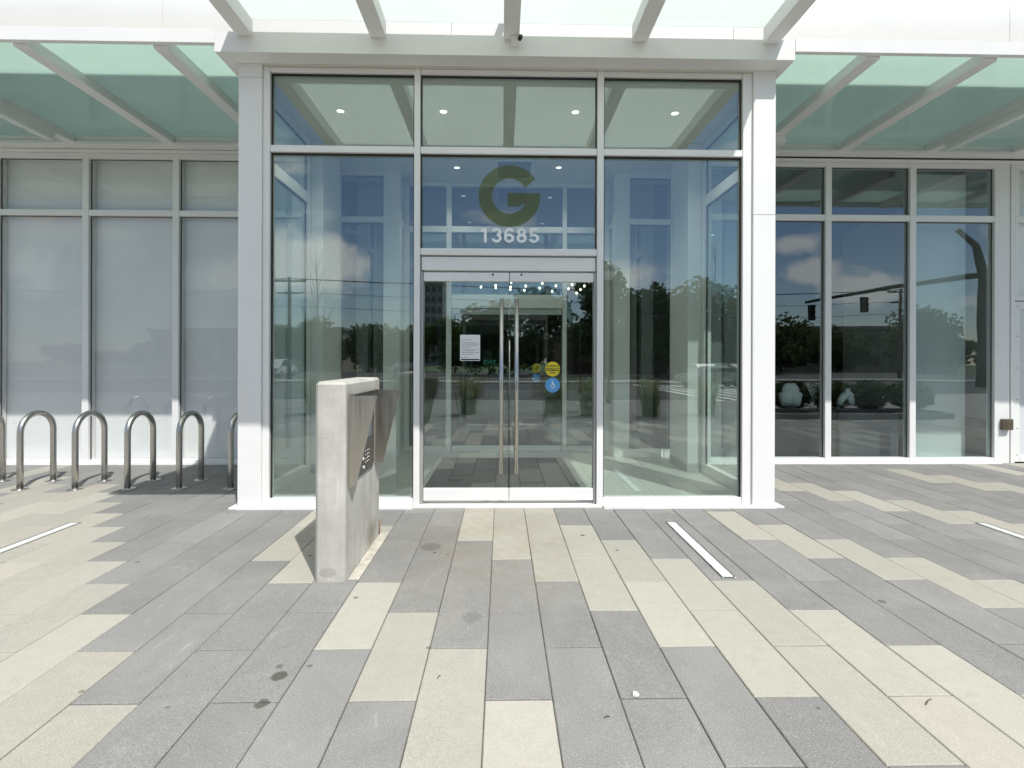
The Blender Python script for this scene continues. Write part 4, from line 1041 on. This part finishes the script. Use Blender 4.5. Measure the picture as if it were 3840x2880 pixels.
# ================================================================== SKY, SUN, CAMERA
EL = R(52.7); SD = Vector((.298, -.528, .795)).normalized()
w = bpy.data.worlds.new('World'); scn.world = w; w.use_nodes = True
nt = w.node_tree; nt.nodes.clear()
out = nt.nodes.new('ShaderNodeOutputWorld'); bg = nt.nodes.new('ShaderNodeBackground'); bg.inputs[1].default_value = .14
sky = nt.nodes.new('ShaderNodeTexSky'); sky.sky_type = 'NISHITA'; sky.sun_disc = False
sky.sun_elevation = math.asin(SD.z); sky.sun_rotation = math.atan2(SD.x, SD.y); sky.air_density = 1.0; sky.dust_density = .15; sky.ozone_density = 1.6
tc = nt.nodes.new('ShaderNodeTexCoord')
sx = nt.nodes.new('ShaderNodeSeparateXYZ'); L(nt, tc.outputs['Generated'], sx.inputs[0])
zz = math_n(nt, 'ADD', math_n(nt, 'MAXIMUM', sx.outputs[2], 0.), .22)
cv = nt.nodes.new('ShaderNodeCombineXYZ')
L(nt, math_n(nt, 'DIVIDE', sx.outputs[0], zz), cv.inputs[0]); L(nt, math_n(nt, 'DIVIDE', sx.outputs[1], zz), cv.inputs[1])
cn = noise(nt, 1.7, 9, .58, cv.outputs[0], .3)
hi = math_n(nt, 'MULTIPLY', math_n(nt, 'SUBTRACT', sx.outputs[2], .38, True), .75)  # extra cloud cover added high overhead to whiten the ambient light
mask = ramp(nt, math_n(nt, 'ADD', cn, hi), .575, .72)
# a few low cumulus clouds south of the street
nd = noise(nt, 9., 7, .62, tc.outputs['Generated'], .2)
acc = None
for (dx_, dz_, rr_) in ((-.35, .185, .13), (-.50, .165, .10), (.215, .165, .10), (.57, .235, .052), (.60, .178, .055), (.72, .145, .065), (-1.1, .2, .2), (1.3, .22, .2)):
    dv = Vector((dx_, -1, dz_)).normalized()
    sb_ = nt.nodes.new('ShaderNodeVectorMath'); sb_.operation = 'SUBTRACT'; L(nt, tc.outputs['Generated'], sb_.inputs[0]); sb_.inputs[1].default_value = dv
    ml = nt.nodes.new('ShaderNodeVectorMath'); ml.operation = 'MULTIPLY'; L(nt, sb_.outputs[0], ml.inputs[0]); ml.inputs[1].default_value = (1, 1, 2.3)
    ln = nt.nodes.new('ShaderNodeVectorMath'); ln.operation = 'LENGTH'; L(nt, ml.outputs[0], ln.inputs[0])
    q_ = math_n(nt, 'ADD', math_n(nt, 'DIVIDE', ln.outputs['Value'], rr_), math_n(nt, 'MULTIPLY', math_n(nt, 'SUBTRACT', nd, .5), 3.2))
    b_ = ramp(nt, q_, .45, 1.0, (1, 1, 1), (0, 0, 0))
    acc = b_ if acc is None else math_n(nt, 'MAXIMUM', acc, b_)
mask = math_n(nt, 'MAXIMUM', mask, math_n(nt, 'MULTIPLY', acc, .85))
warm = mixc(nt, 1., sky.outputs[0], (.57, .58, .60), 'MULTIPLY')
cc = mixc(nt, mask, warm, (7.8, 7.7, 7.55))
L(nt, cc, bg.inputs[0]); L(nt, bg.outputs[0], out.inputs[0])
sun = bpy.data.lights.new('sun', 'SUN'); sun.energy = 3.3; sun.angle = R(.53); sun.color = (1, .97, .92)
so = bpy.data.objects.new('sun', sun); COL.objects.link(so)
so.rotation_euler = SD.to_track_quat('Z', 'Y').to_euler(); so.location = (10, -18, 27)

cam = bpy.data.cameras.new('camera'); cam.sensor_width = 36; cam.lens = 36 * 1100 / 2212
cam.shift_y = -49.5 / 2212; cam.clip_end = 1000; cam.clip_start = .05
co = bpy.data.objects.new('camera', cam); COL.objects.link(co)
co.matrix_world = Matrix.Translation((0, 0, 1.583)) @ Matrix.Rotation(-.02, 4, 'Z') @ Matrix.Rotation(R(90), 4, 'X') @ Matrix.Rotation(.003, 4, 'Z')
scn.camera = co
vs = scn.view_settings; vs.view_transform = 'Standard'; vs.look = 'None'; vs.exposure = .35; vs.gamma = 1; vs.use_curve_mapping = False
scn.cycles.max_bounces = 16; scn.cycles.caustics_reflective = False; scn.cycles.caustics_refractive = False; scn.cycles.transparent_max_bounces = 24; scn.cycles.diffuse_bounces = 5; scn.cycles.glossy_bounces = 6; scn.cycles.transmission_bounces = 8
